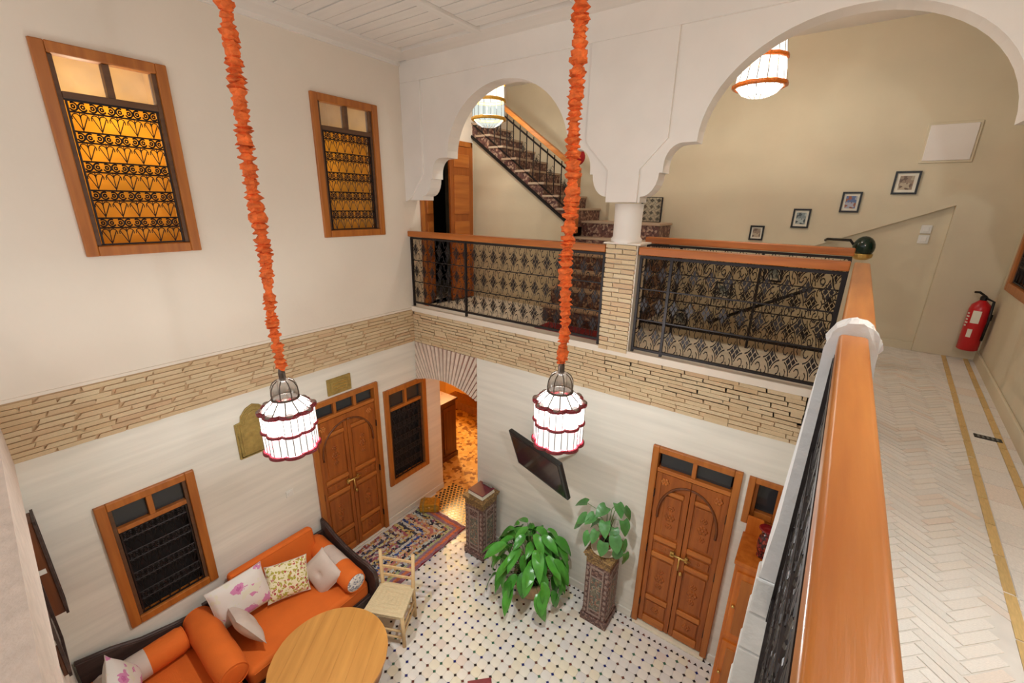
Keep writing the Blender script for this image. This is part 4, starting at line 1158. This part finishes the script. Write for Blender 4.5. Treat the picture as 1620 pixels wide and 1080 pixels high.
def gallery_lantern(x, y, zc, label, bead, taper, upper, lower, top=6.36, watts=GALLERY_W, tone=GWARM):
    o = empty('gallery_lantern', (x, y, zc), 0, label, 'lantern', 'lanterns in the gallery behind the arcade')
    n = 48; lb = lobed(12, 0.05); r0, r1 = 0.20 * taper, 0.20
    secs = [(-0.16, 0.03, lower), (0.05, 0.22, upper)]
    for z0, z1, m in secs:
        ra, rb2 = (r1 + (r0 - r1) * (z0 + .16) / .38, r1 + (r0 - r1) * (z1 + .16) / .38)
        q = MB().lathe([(ra, z0), (rb2, z1)], n, lobes=lb); q.f = [f for f in q.f if len(f) == 4]; q.mi = q.mi[:len(q.f)]
        q.build('glass_band', m, o, True)
    q = MB().lathe([(0.085, -0.25), (0.14, -0.225), (r1 * .97, -0.165)], n, lobes=lb); q.f = [f for f in q.f if len(f) == 4]; q.mi = q.mi[:len(q.f)]
    q.build('bottom_glass', lower, o, True)
    q = MB().lathe([(r0, 0.23), (r0 * .6, 0.31), (0.06, 0.36), (0.03, 0.38)], n); q.build('cap', upper, o, True)
    for z_, r_ in ((-0.165, r1), (0.04, r1 + (r0 - r1) * .52), (0.225, r0)):
        MB().tube([(r_ * 1.01 * lb(2 * math.pi * k / n) * math.cos(2 * math.pi * k / n), r_ * 1.01 * lb(2 * math.pi * k / n) * math.sin(2 * math.pi * k / n), z_) for k in range(n)], 0.020, 6, closed=True).build('beaded_band', bead, o, True)
    rb_ = MB()
    for k in range(16):
        a = 2 * math.pi * k / 16
        rb_.tube([(r1 * 1.0 * math.cos(a), r1 * math.sin(a), -0.16), (r0 * math.cos(a), r0 * math.sin(a), 0.22)], 0.003, 4)
        rb_.tube([(r1 * math.cos(a), r1 * math.sin(a), -0.165), (0.085 * math.cos(a), 0.085 * math.sin(a), -0.25)], 0.003, 4)
    rb_.build('ribs', 'pewtermetal', o)
    MB().tube([(0, 0, 0.37), (0, 0, top - zc)], 0.008, 6).build('chain', 'pewtermetal', o)
    lamp('lantern_light', (0, 0, 0.0), watts, tone, 0.05, o)
gallery_lantern(0.86, 0.62, 5.77, 'white and gold beaded lantern hanging in the left arch before the stairs', 'amberbead', 0.95, 'lit2', 'lit3')
gallery_lantern(3.82, 0.66, 5.78, 'tapering white lantern with orange bands hanging behind the right arch', 'orangebead', 0.72, 'lit2', 'lit2')

gallery_lantern(5.35, -2.5, 5.55, 'white lantern with orange bands over the right gallery walkway', 'orangebead', 0.8, 'lit2', 'lit2', CEIL, 135.0, (0.90, 0.97, 1.0))

# ------------------------------------------------------------------ sofas and cushions
def bolster(name, loc, rz, Ln, r_, segs, label, group=None, cap='orange'):
    """segs: list of (fraction, material) along local x"""
    o = empty(name, loc, rz, label, 'bolster', group)
    x = 0.0
    for i, (f, m) in enumerate(segs):
        x1 = x + f * Ln
        prof = []
        steps = 7
        b = MB(); rings = []
        for k in range(steps + 1):
            t = x + (x1 - x) * k / steps
            e = min(t, Ln - t) / 0.035
            rr = r_ * (1 if e >= 1 else 0.86 + 0.14 * math.sqrt(max(0, 1 - (1 - e) ** 2)))
            rings.append((t, rr * (1 + 0.01 * math.sin(t * 31))))
        b.tube([(t, 0, 0) for t, _ in rings], [q for _, q in rings], 24, caps=False)
        b.build('sleeve', m, o, True)
        x = x1
    for xx, s in ((0, -1), (Ln, 1)):
        b = MB(); b.tube([(xx - s * .004, 0, 0), (xx, 0, 0), (xx + s * 0.006, 0, 0)], [r_ * .86, r_ * .84, r_ * .60], 24)
        b.build('end_cap', cap if s == 1 else 'orange', o, True)
        MB().tube([(xx, r_ * .87 * math.cos(R(t)), r_ * .87 * math.sin(R(t))) for t in range(0, 360, 15)], 0.006, 5, closed=True).build('piping', 'orange', o, True)
    return o

def pillow(name, loc, rot, wd, ht, th, m, label, group='cushions scattered on the sofas', tuft=False):
    n = 16; vs = []; fs = []
    for side in (1, -1):
        off = len(vs)
        for i in range(n + 1):
            for j in range(n + 1):
                u, v = 2 * i / n - 1, 2 * j / n - 1
                k = max(0, (1 - abs(u) ** 2.6)) * max(0, (1 - abs(v) ** 2.6))
                h = th / 2 * k ** 0.55
                if tuft: h *= 1 - 0.45 * math.exp(-((u * u + v * v) / 0.03))
                pin = 1 - 0.07 * (1 - (u * v) ** 2) * (abs(u) ** 4 + abs(v) ** 4) * 0.9
                x, y = wd / 2 * u * (1 - 0.07 * (1 - v * v) * 0 - 0.06 * (1 - v ** 4) * abs(u) ** 3), ht / 2 * v * (1 - 0.06 * (1 - u ** 4) * abs(v) ** 3)
                h *= 1 + 0.06 * math.sin(5 * u + 2 * v) * side
                vs.append((x, -side * h, y))
        for i in range(n):
            for j in range(n):
                a = off + i * (n + 1) + j; q = (a, a + n + 1, a + n + 2, a + 1)
                fs.append(q if side == 1 else q[::-1])
    o = empty(name, loc, 0, label, 'cushion', group); o.rotation_euler = rot
    MB().add(vs, fs).build('cover', m, o, True)
    e = []
    for i in range(n + 1): e.append((vs[i * (n + 1)]))
    for j in range(1, n + 1): e.append(vs[n * (n + 1) + j])
    for i in range(n - 1, -1, -1): e.append(vs[i * (n + 1) + n])
    for j in range(n - 1, 0, -1): e.append(vs[j])
    MB().tube(e, 0.004, 5, closed=True).build('seam_piping', 'grey' if m != 'orange' else m, o, True)
    if tuft: MB().ell((0, -th * .26, 0), (0.014, 0.008, 0.014)).build('button', m, o, True)
    return o

def end_board(parent, m, x_off, flip=False):
    """carved sofa end: a scooped board in the local x-z plane"""
    pts = [(0.0, 0.0), (1.04, 0.0), (1.06, 0.50), (1.03, 0.58), (0.93, 0.61), (0.74, 0.605), (0.50, 0.63), (0.27, 0.69), (0.10, 0.77), (0.0, 0.79)]
    b = MB(); b.prism(pts, x_off, x_off + 0.05)
    e = b.build('end_board', m, parent, bevel=0.008)
    c = MB()
    for x, z_ in ((0.30, 0.60), (0.60, 0.53), (0.88, 0.52)): rosette(c, x, z_, x_off + (0.052 if flip else -0.002), 0.05)
    c.build('carving', m, parent, True)
    MB().tube([(x, x_off + .025, z_) for x, z_ in pts[3:]], 0.02, 6).build('rolled_edge', m, parent, True)

def sofa(name, loc, rz, Ln, depth, label, ends):
    """local: x = away from the wall, y = along the sofa"""
    o = empty(name, loc, rz, label, 'sofa')
    MB().box(0.02, depth, 0, Ln, 0.05, 0.22).build('base', 'darkwood', o, bevel=0.01)
    for x in (0.06, depth - 0.06):
        for y in (0.08, Ln - 0.08): MB().box(x - .04, x + .04, y - .04, y + .04, 0, 0.06).build('foot', 'darkwood', o)
    MB().box(depth - 0.005, depth + 0.02, 0.0, Ln, 0.10, 0.20).build('front_board', 'darkwood', o, bevel=0.008)
    MB().box(0.02, depth + 0.02, 0.01, Ln - 0.01, 0.22, 0.43).build('mattress', 'orange', o, bevel=0.055, seg=5)
    MB().tube([(depth + .018, 0.05, 0.385), (depth + .018, Ln - 0.05, 0.385)], 0.006, 5).build('piping', 'orange', o)
    for e in ends: end_board(o, 'darkwood', e, flip=e > 0.1)
    return o
s1 = sofa('sofa', (0.03, -3.06, 0), 0, 1.33, 0.93, 'long orange sofa with dark carved wooden base against the left wall', (1.33,))
MB().box(0.01, 0.05, 0.0, 1.33, 0.20, 0.66).build('back_board', 'darkwood', s1, bevel=0.006)
s2 = sofa('sofa', (1.72, -3.99, 0), R(90), 1.62, 0.86, 'second orange sofa along the near wall, turning the corner', ())
MB().prism([(-0.86 * 0 - 3.97 + 0.0, 0), (-3.10, 0), (-3.10, 0.50), (-3.16, 0.58), (-3.4, 0.62), (-3.7, 0.74), (-3.85, 0.81), (-3.97, 0.82)], 0, 0.05)
eb = MB()
pts = [(-3.97, 0.0), (-3.08, 0.0), (-3.07, 0.50), (-3.12, 0.59), (-3.30, 0.62), (-3.55, 0.68), (-3.75, 0.77), (-3.97, 0.83)]
eb.add([(0.02, y, z_) for y, z_ in pts] + [(0.07, y, z_) for y, z_ in pts], [tuple(range(len(pts)))[::-1], tuple(range(len(pts), 2 * len(pts)))] + [(i, (i + 1) % len(pts), (i + 1) % len(pts) + len(pts), i + len(pts)) for i in range(len(pts))])
ebo = eb.build('end_board', 'darkwood', s2, bevel=0.006); ebo.matrix_parent_inverse = Matrix.Translation((1.72, -3.99, 0)) @ Matrix.Rotation(R(90), 4, 'Z'); ebo.matrix_parent_inverse.invert()
re_ = MB().tube([(0.045, y, z_) for y, z_ in pts[3:]], 0.022, 6).build('rolled_edge', 'darkwood', s2, True); re_.matrix_parent_inverse = ebo.matrix_parent_inverse.copy()

bc = empty('back_cushion', (0.215, -2.36, 0.435), 0, 'flat orange back cushion leaning on the wall behind the long sofa', 'cushion')
bco = MB().box(-0.07, 0.05, -0.46, 0.46, 0.0, 0.45).build('cover', 'orange', bc, bevel=0.045, seg=5, rot=(0, R(-10), 0))
MB().tube([(0.05, -0.43, 0.43), (0.05, 0.43, 0.43)], 0.005, 5).build('piping', 'orange', bc, rot=(0, R(-10), 0))
bolster('bolster', (0.08, -1.865, 0.56), R(-3), 0.92, 0.125, [(0.32, 'orange'), (0.36, 'grey'), (0.32, 'orange')], 'orange and grey bolster with lace end against the right sofa arm', 'bolsters on the sofas', 'lace')
bolster('bolster', (0.10, -3.13, 0.57), R(-2), 0.90, 0.135, [(1.0, 'orange')], 'plain orange bolster across the seam between the two sofas', 'bolsters on the sofas')
bolster('bolster', (0.22, -3.92, 0.56), R(90), 0.64, 0.125, [(0.55, 'grey'), (0.45, 'orange')], 'grey and orange bolster along the left wall end of the second sofa', 'bolsters on the sofas')
pillow('cushion', (0.34, -2.80, 0.72), (R(-14), R(-6), R(82)), 0.52, 0.46, 0.17, 'floral', 'large pale cushion with pink flowers leaning at the back of the long sofa')
pillow('cushion', (0.43, -2.37, 0.645), (R(-30), R(4), R(70)), 0.42, 0.38, 0.13, 'lime', 'small green and yellow patterned cushion with a red flower on the long sofa')
pillow('cushion', (0.62, -2.08, 0.615), (R(-24), R(38), R(8)), 0.40, 0.38, 0.13, 'grey', 'tufted grey cushion leaning on the lace-ended bolster', tuft=True)
pillow('cushion', (0.60, -2.885, 0.625), (R(-27), R(20), R(172)), 0.50, 0.38, 0.14, 'grey', 'tufted grey cushion leaning on the plain orange bolster', tuft=True)
pillow('cushion', (0.50, -3.78, 0.72), (R(-18), R(-20), R(165)), 0.46, 0.44, 0.16, 'floral', 'pink flowered cushion in the corner of the second sofa at the bottom left')

# ------------------------------------------------------------------ round table and straw chair
tb = empty('round_table', (1.47, -2.54, 0), R(35), 'round yellow wooden table in front of the orange sofa', 'table')
TR = 0.53
nb_ = 7
for k in range(nb_):                                      # top of glued boards
    x0, x1 = -TR + 2 * TR * k / nb_, -TR + 2 * TR * (k + 1) / nb_
    poly = []
    m2 = 10
    for i in range(m2 + 1):
        x = x0 + (x1 - x0) * i / m2; poly.append((x + (0.0006 if i == 0 else -0.0006 if i == m2 else 0), -math.sqrt(max(0, TR ** 2 - x * x))))
    for i in range(m2, -1, -1):
        x = x0 + (x1 - x0) * i / m2; poly.append((x + (0.0006 if i == 0 else -0.0006 if i == m2 else 0), math.sqrt(max(0, TR ** 2 - x * x))))
    poly2 = []
    for p in poly:
        if not poly2 or (abs(p[0] - poly2[-1][0]) + abs(p[1] - poly2[-1][1])) > 1e-6: poly2.append(p)
    if abs(poly2[0][0] - poly2[-1][0]) + abs(poly2[0][1] - poly2[-1][1]) < 1e-6: poly2.pop()
    MB().zprism(poly2, 0.475, 0.50).build('top_board', 'table', tb)
MB().lathe([(0.48, 0.30), (0.48, 0.475)], 40).build('apron', 'tableedge', tb, True)
for k in range(4):
    a = R(45 + 90 * k)
    MB().box(-0.045, 0.045, -0.045, 0.045, 0, 0.42).build('leg', 'tableedge', tb, bevel=0.008, loc=(0.41 * math.cos(a), 0.41 * math.sin(a), 0), rot=(0, 0, a))

ch = empty('straw_chair', (1.36, -1.73, 0), R(26), 'pale wooden ladder-back chair with woven straw seat beside the round table', 'chair')
for sx in (-1, 1):
    MB().tube([(sx * 0.19, 0.17, 0), (sx * 0.185, 0.175, 0.42), (sx * 0.195, 0.20, 0.86)], [0.022, 0.024, 0.020], 8).build('back_post', 'chair', ch, True)
    MB().tube([(sx * 0.215, -0.20, 0), (sx * 0.21, -0.195, 0.42)], [0.021, 0.024], 8).build('front_leg', 'chair', ch, True)
    for z_ in (0.14, 0.24):
        MB().tube([(sx * 0.205, -0.19, z_), (sx * 0.188, 0.17, z_)], 0.012, 6).build('side_rung', 'chair', ch, True)
for z_ in (0.12, 0.21): MB().tube([(-0.21, -0.198, z_), (0.21, -0.198, z_)], 0.012, 6).build('front_rung', 'chair', ch, True)
MB().tube([(-0.185, 0.17, 0.17), (0.185, 0.17, 0.17)], 0.012, 6).build('back_rung', 'chair', ch, True)
for z_ in (0.54, 0.65, 0.76):
    MB().box(-0.18, 0.18, -0.008, 0.008, -0.018, 0.018).build('back_slat', 'chair', ch, bevel=0.006, loc=(0, 0.175 + (z_ - .42) * .06, z_))
# seat woven as four triangular wedges of rush
C0 = (0.0, -0.015, 0.408); cor = [(-0.225, -0.215, 0.425), (0.225, -0.215, 0.425), (0.20, 0.19, 0.425), (-0.20, 0.19, 0.425)]
for k in range(4):
    a, c = Vector(cor[k]), Vector(cor[(k + 1) % 4]); m0 = Vector(C0)
    b = MB(); vs = []; fs = []
    S = 8
    for i in range(S + 1):
        p, q = a.lerp(m0, i / S), c.lerp(m0, i / S); bul = 0.006 * (i % 2)
        vs += [(p.x, p.y, p.z + bul), (q.x, q.y, q.z + bul)]
    for i in range(S): fs.append((2 * i, 2 * i + 1, 2 * i + 3, 2 * i + 2))
    dn = Vector((0, 0, -0.035)); o0 = len(vs); vs += [tuple(a + dn), tuple(c + dn), tuple(m0 + dn)]
    fs += [(0, o0, o0 + 1, 1), (o0, o0 + 2, o0 + 1)]
    b.add(vs, fs); b.build('seat_wedge', 'straw', ch)

# ------------------------------------------------------------------ rug, gold box
rg = empty('rag_rug', (0.53, -0.86, 0.002), R(0), 'multicoloured rag rug with nested angular bands between sofa and archway', 'rug')
b = MB(); nx, ny = 44, 84
for i in range(nx + 1):
    for j in range(ny + 1):
        x, y = -0.44 + 0.88 * i / nx, -0.86 + 1.72 * j / ny
        ed = 0.012 * math.sin(y * 23) if i in (0, nx) else 0
        b.v.append((x + ed, y + (0.012 * math.sin(x * 31) if j in (0, ny) else 0), 0.016 + random.uniform(-.006, .006)))
for i in range(nx):
    for j in range(ny):
        a = i * (ny + 1) + j; b.f.append((a, a + ny + 1, a + ny + 2, a + 1)); b.mi.append(0)
b.build('pile', 'rug', rg)
MB().box(-0.44, 0.44, -0.86, 0.86, -0.001, 0.009).build('backing', 'winered', rg)
rg.scale = (1, 0.93, 1)
fr_ = MB()
for k in range(46):
    x = -0.43 + k * 0.019; fr_.tube([(x, 0.855, 0.008), (x + random.uniform(-.01, .01), 0.885, 0.004)], 0.003, 3); fr_.tube([(x, -0.855, 0.008), (x + random.uniform(-.01, .01), -0.885, 0.004)], 0.003, 3)
tag(fr_.build('fringe', 'grey', rg), kind='stuff')

gb = empty('gold_casket', (0.27, -0.11, 0.026), R(38), 'small gold brocade casket on the floor by the archway', 'box')
MB().box(-0.15, 0.15, -0.09, 0.09, 0.01, 0.10).build('body', 'gold', gb, bevel=0.018, seg=3)
MB().prism([(-0.155, 0.10), (0.155, 0.10), (0.15, 0.13), (0.10, 0.155), (-0.10, 0.155), (-0.15, 0.13)], -0.093, 0.093).build('lid', 'gold', gb, bevel=0.01)
for x in (-0.09, 0.09): MB().box(x - .012, x + .012, -0.096, 0.096, 0.01, 0.158).build('strap', 'plaque', gb)
MB().ell((0, -0.097, 0.10), (0.02, 0.008, 0.02)).build('clasp', 'brass', gb, True)

# ------------------------------------------------------------------ inlaid pedestals
def pedestal(x, y, wd, dp, h, label):
    o = empty('inlaid_pedestal', (x, y, 0), 0, label, 'pedestal', 'carved inlaid pedestals along the back wall')
    a, c = wd / 2, dp / 2
    MB().box(-a, a, -c, c, 0, 0.09).build('plinth', 'inlay', o, bevel=0.008)
    MB().box(-a + .02, a - .02, -c + .02, c - .02, 0.09, h - 0.13).build('shaft', 'inlay', o, bevel=0.006)
    MB().zprism([(-a + .02, -c + .02), (a - .02, -c + .02), (a - .02, c - .02), (-a + .02, c - .02)], h - .13, h - .05).build('neck', 'gilt', o)
    MB().box(-a, a, -c, c, h - .05, h - .015).build('cornice', 'gilt', o, bevel=0.008)
    MB().box(-a - .012, a + .012, -c - .012, c + .012, h - .015, h).build('top_slab', 'gilt', o, bevel=0.006)
    for face in range(2):                                   # courtyard face and right-hand face carry framed panels
        rot = (0, 0, 0 if face == 0 else R(90)); q = c - .02 if face == 0 else a - .02; hw = (a if face == 0 else c) - .02
        MB().box(-hw * .45, hw * .45, -q - .006, -q + .002, 0.20, h - .30).build('painted_panel', 'inlaypanel', o, rot=rot)
        for x0, x1, z0, z1 in ((-hw * .58, -hw * .47, .12, h - .16), (hw * .47, hw * .58, .12, h - .16), (-hw * .47, hw * .47, .12, .14), (-hw * .47, hw * .47, h - .18, h - .16), (-hw * .47, hw * .47, .185, .2), (-hw * .47, hw * .47, h - .3, h - .285)):
            MB().box(x0, x1, -q - .009, -q + .002, z0, z1).build('inlay_strip', 'inlaylight', o, rot=rot)
        for k in range(9):
            z_ = 0.14 + k * (h - .34) / 8
            for s_ in (-1, 1): MB().box(s_ * hw * .8 - .012, s_ * hw * .8 + .012, -q - .006, -q + .002, z_ - .018, z_ + .018).build('inlay_lozenge', 'inlaylight', o, rot=rot)
    return o
pedestal(1.42, -0.24, 0.34, 0.34, 0.93, 'carved inlaid pedestal bearing a maroon book beside the archway')
pedestal(3.17, -0.20, 0.32, 0.32, 0.95, 'carved inlaid pedestal bearing a pothos plant beside the back door')
bk_ = empty('closed_book', (1.42, -0.23, 0.93), R(-4), 'thick maroon leather book lying on the left pedestal', 'book')
MB().box(-0.13, 0.13, -0.12, 0.12, 0, 0.012).build('lower_board', 'paper', bk_)
MB().box(-0.125, 0.125, -0.115, 0.115, 0.012, 0.05).build('pages', 'paper', bk_)
MB().box(-0.13, 0.13, -0.12, 0.12, 0.05, 0.062).build('cover', 'maroon', bk_, bevel=0.004)
MB().box(-0.06, 0.10, 0.085, 0.115, 0.062, 0.075).build('clasp', 'greyplastic', bk_, bevel=0.004)

# ------------------------------------------------------------------ plants
def leaf_mesh(name, m, L_, W_, droop, fold=0.25, heart=False):
    b = MB(); n = 9
    for i in range(n + 1):
        t = i / n
        wv = (math.sin(math.pi * min(1, t * 0.93 + 0.07)) ** 0.8) * (1 - 0.35 * t) if not heart else (math.sin(math.pi * (0.16 + 0.84 * t)) ** 0.7 * (1.15 - 0.6 * t))
        x = L_ * t * (1 - 0.18 * t * droop); z_ = -droop * L_ * 0.6 * t * t + 0.03 * L_ * math.sin(t * 9) * .3
        hw = W_ / 2 * wv
        for k in (-1, -0.5, 0, 0.5, 1): b.v.append((x - (0.10 * L_ * abs(k) if heart and t < .2 else 0), hw * k, z_ + fold * abs(k) * hw + 0.05 * hw * math.sin(t * 14 + k)))
    for i in range(n):
        for k in range(4):
            a = i * 5 + k; b.f.append((a, a + 5, a + 6, a + 1)); b.mi.append(0)
    return b.mesh(name, m, True)
LV = [leaf_mesh('leaf', 'leaf', 0.30, 0.150, d) for d in (0.5, 0.9, 1.3)]
pt = empty('potted_peace_lily', (2.35, -0.40, 0), 0, 'big bushy green plant with drooping glossy leaves on the floor', 'plant')
MB().lathe([(0.12, 0), (0.16, 0.03), (0.20, 0.15), (0.205, 0.24), (0.215, 0.25), (0.215, 0.27), (0.19, 0.27), (0.18, 0.23)], 28).build('pot', 'terracotta', pt, True)
MB().lathe([(0.001, 0.235), (0.182, 0.236)], 20).build('soil', 'soil', pt)
stems = MB(); rnd = random.Random(3)
for k in range(96):
    a = k * 2.39996 + rnd.uniform(-.3, .3); lay = k / 96
    e = R(84 - 66 * lay + rnd.uniform(-8, 8)); s_ = rnd.uniform(0.36, 0.54) * (0.92 + 0.40 * (1 - lay))
    hz = s_ * math.cos(e) * 1.0
    if math.sin(a) > 0 and hz * math.sin(a) > 0.16: hz = 0.16 / math.sin(a)
    p = Vector((hz * math.cos(a), hz * math.sin(a), 0.25 + s_ * math.sin(e) * 1.05))
    stems.tube([(0.05 * math.cos(a), 0.05 * math.sin(a), 0.23), (p.x * .5, p.y * .5, 0.23 + (p.z - .23) * .62), tuple(p)], [0.006, 0.005, 0.003], 4)
    yaw = a + rnd.uniform(-.3, .3)
    if math.sin(yaw) > 0.3: yaw = math.pi / 2 + (1.25 if math.cos(yaw) < 0 else -1.25) 
    sc = rnd.uniform(0.75, 1.15)
    link('leaf', LV[rnd.choice((0, 1, 1, 2))], pt, loc=p, rot=(rnd.uniform(-.35, .35), R(22 + 30 * lay + rnd.uniform(-14, 14)) - e * 0.25, yaw), scale=(sc, sc, sc))
tag(stems.build('stems', 'stem', pt, True), kind='stuff')

HV = [leaf_mesh('leaf', 'leaf2', 0.17, 0.135, d, 0.18, True) for d in (0.3, 0.7)]
po = empty('pothos_plant', (3.17, -0.18, 0.95), 0, 'trailing heart-leaved pothos in a dark red pot on the right pedestal', 'plant')
MB().lathe([(0.13, 0.0), (0.155, 0.014), (0.148, 0.02), (0.02, 0.016)], 28).build('saucer', 'marble', po, True)
MB().lathe([(0.05, 0.018), (0.065, 0.06), (0.072, 0.13), (0.066, 0.13), (0.06, 0.11)], 20).build('pot', 'redpot', po, True)
MB().lathe([(0.001, 0.112), (0.061, 0.113)], 16).build('soil', 'soil', po)
stems = MB()
HP = [(-0.24, -0.04, 0.52, 190, 10), (-0.20, -0.10, 0.40, 215, 35), (-0.26, -0.06, 0.28, 200, 45), (-0.12, -0.08, 0.44, 240, 25), (-0.06, -0.14, 0.30, 260, 45), (0.0, -0.06, 0.40, 285, 30), (0.08, 0.02, 0.62, 320, 15), (0.16, 0.02, 0.60, 350, 30), (0.18, -0.03, 0.48, 330, 45), (0.04, -0.16, 0.22, 275, 60), (0.14, -0.12, 0.32, 310, 50), (0.22, -0.08, 0.28, 335, 65), (0.26, -0.10, 0.15, 325, 70), (-0.14, -0.14, 0.22, 235, 50), (0.10, -0.05, 0.36, 300, 30), (-0.03, 0.0, 0.54, 250, 10), (0.19, -0.14, 0.20, 300, 70), (-0.08, -0.02, 0.34, 210, 20)]
for x, y, z_, yw, dn in HP:
    stems.tube([(0, 0, 0.11), (x * .4, y * .4, 0.11 + (z_ - .11) * .75 + .05), (x, y, z_)], [0.005, 0.004, 0.003], 4)
    s_ = rnd.uniform(0.8, 1.1)
    link('leaf', rnd.choice(HV), po, loc=(x, y, z_), rot=(rnd.uniform(-.4, .4), R(dn), R(yw)), scale=(s_, s_, s_))
tag(stems.build('stems', 'stem', po, True), kind='stuff')

# ------------------------------------------------------------------ television on its arm
tv = empty('wall_television', (1.973, -0.409, 2.133), -0.3088, 'flat black television tilted down from the back wall on an arm', 'television')
rt = (0.3078, 0, 0)
MB().box(0, 0.864, -0.001, 0.05, -0.519, 0).build('casing', 'tvblack', tv, bevel=0.012, rot=rt)
MB().box(0.035, 0.829, -0.004, 0.0, -0.475, -0.035).build('screen', 'screen', tv, rot=rt)
MB().box(0.15, 0.71, 0.05, 0.085, -0.40, -0.12).build('back_housing', 'tvblack', tv, bevel=0.015, rot=rt)
MB().box(0.40, 0.60, 0.085, 0.10, -0.33, -0.15).build('mount_plate', 'greyplastic', tv, rot=rt)
ci, si = math.cos(0.3088), math.sin(0.3088)
MB().tube([(0.5, 0.17, -0.20), (0.52, 0.30, -0.20), (0.55, 0.55, -0.20)], 0.022, 8).build('swing_arm', 'whiteplastic', tv, True)
MB().box(0.48, 0.60, 0.0, 0.02, -0.10, 0.10).build('wall_plate', 'whiteplastic', tv, loc=(0.02, 0.54, -0.2), rot=(0, 0, 0.3088))

# ------------------------------------------------------------------ cupboard and vase in the right corner
cu = empty('tall_cupboard', (4.585, -0.24, 0), 0, 'tall glossy orange wooden cupboard in the right corner behind the handrail', 'cupboard')
MB().box(-0.155, 0.15, -0.21, 0.215, 0.06, 1.70).build('body', 'cupboard', cu, bevel=0.006)
MB().box(-0.165, 0.15, -0.225, 0.215, 1.70, 1.74).build('top', 'cupboard', cu, bevel=0.008)
MB().box(-0.16, 0.15, -0.215, 0.215, 0, 0.07).build('plinth', 'cupboard', cu, bevel=0.006)
MB().box(-0.15, -0.02, -0.005 + 0.2, 0.215, 1.74, 1.93).build('upstand', 'cupboard', cu, bevel=0.005)
for z0, z1 in ((0.12, 0.86), (0.92, 1.64)):
    d = MB().box(-0.13, 0.13, -0.228, -0.208, z0, z1).build('door', 'cupboard', cu, bevel=0.005)
    MB().box(-0.085, 0.085, -0.236, -0.226, z0 + .06, z1 - .06).build('door_panel', 'frame', d, bevel=0.006)
    MB().ell((-0.105, -0.24, (z0 + z1) / 2), (0.014, 0.016, 0.014)).build('knob', 'brass', d, True)
    MB().box(0.02, 0.05, -0.25, -0.226, (z0 + z1) / 2 + .12, (z0 + z1) / 2 + .2).build('latch', 'iron', d)
va = empty('red_vase', (4.60, -0.28, 1.74), 0, 'slim dark red patterned vase with flared lip on the tall cupboard', 'vase')
MB().lathe([(0.035, 0), (0.045, 0.01), (0.038, 0.03), (0.052, 0.08), (0.055, 0.15), (0.048, 0.2), (0.022, 0.235), (0.018, 0.255)], 20).build('body', speckle('red_black_glaze', [sr(120, 30, 28), sr(70, 26, 26), sr(150, 60, 44), sr(50, 24, 24)], 60, 0.25), va, True)
MB().lathe([(0.018, 0.25), (0.03, 0.27), (0.065, 0.285), (0.062, 0.29), (0.026, 0.277)], 20).build('lip', 'redpot', va, True)

# ------------------------------------------------------------------ brass plaques on the left wall
p1_ = empty('arched_plaque', (0.0, -2.25, 2.02), LEFT, 'arched brass wall plaque with scalloped top behind the left lantern', 'plaque')
pts = [(-0.2, 0), (0.2, 0), (0.2, 0.40), (0.14, 0.41), (0.13, 0.47), (0.07, 0.54), (0.0, 0.57), (-0.07, 0.54), (-0.13, 0.47), (-0.14, 0.41), (-0.2, 0.40)]
MB().prism(pts, -0.022, 0).build('backplate', 'plaque', p1_, bevel=0.004)
MB().prism([(x * .78, 0.05 + z_ * .8) for x, z_ in pts], -0.03, -0.02).build('embossed_field', 'plaque', p1_, bevel=0.004)
MB().tube([(x * .9, -0.025, 0.02 + z_ * .93) for x, z_ in pts], 0.006, 5, closed=True).build('bead_border', 'plaque', p1_, True)
p2_ = empty('brass_plaque', (0.0, -1.25, 2.36), LEFT, 'small square brass wall plaque above the carved door', 'plaque')
MB().box(-0.16, 0.16, -0.02, 0, 0, 0.21).build('backplate', 'plaque', p2_, bevel=0.004)
MB().box(-0.12, 0.12, -0.028, -0.018, 0.035, 0.175).build('embossed_field', 'plaque', p2_, bevel=0.004)
for z_ in (0.07, 0.105, 0.14): MB().box(-0.09, 0.09, -0.032, -0.027, z_ - .006, z_ + .006).build('embossed_line', 'brass', p2_)

# ------------------------------------------------------------------ frames on the near wall, seen edge-on at the far left
def near_frame(x0, x1, z0, z1, d, label, m):
    y = nwy((x0 + x1) / 2); ang = math.atan(-0.0605)
    o = empty('wall_frame', ((x0 + x1) / 2, y, (z0 + z1) / 2), ang, label, 'frame')
    a, h = (x1 - x0) / 2, (z1 - z0) / 2
    MB().box(-a, a, 0.002, d - .012, -h, h).build('box_body', m, o, bevel=0.004)
    for q in ((-a - .012, a + .012, h - .02, h + .012), (-a - .012, a + .012, -h - .012, -h + .02), (-a - .012, -a + .02, -h, h), (a - .02, a + .012, -h, h)):
        MB().box(q[0], q[1], d - .012, d + .004, q[2], q[3]).build('front_border', 'darkwood', o)
    MB().box(-a + .02, a - .02, d - .014, d - .006, -h + .02, h - .02).build('mirror_glass', 'screen', o)
    MB().box(a, a + .006, d * .3, d * .7, -0.02, 0.02).build('hook', 'whiteplastic', o)
near_frame(0.06, 0.24, 1.5, 2.34, 0.10, 'deep brown box frame with dark front seen edge-on at the far left', 'brown')
near_frame(0.45, 0.85, 1.45, 2.05, 0.035, 'thin brown picture frame below the deep box frame at far left', 'brown')
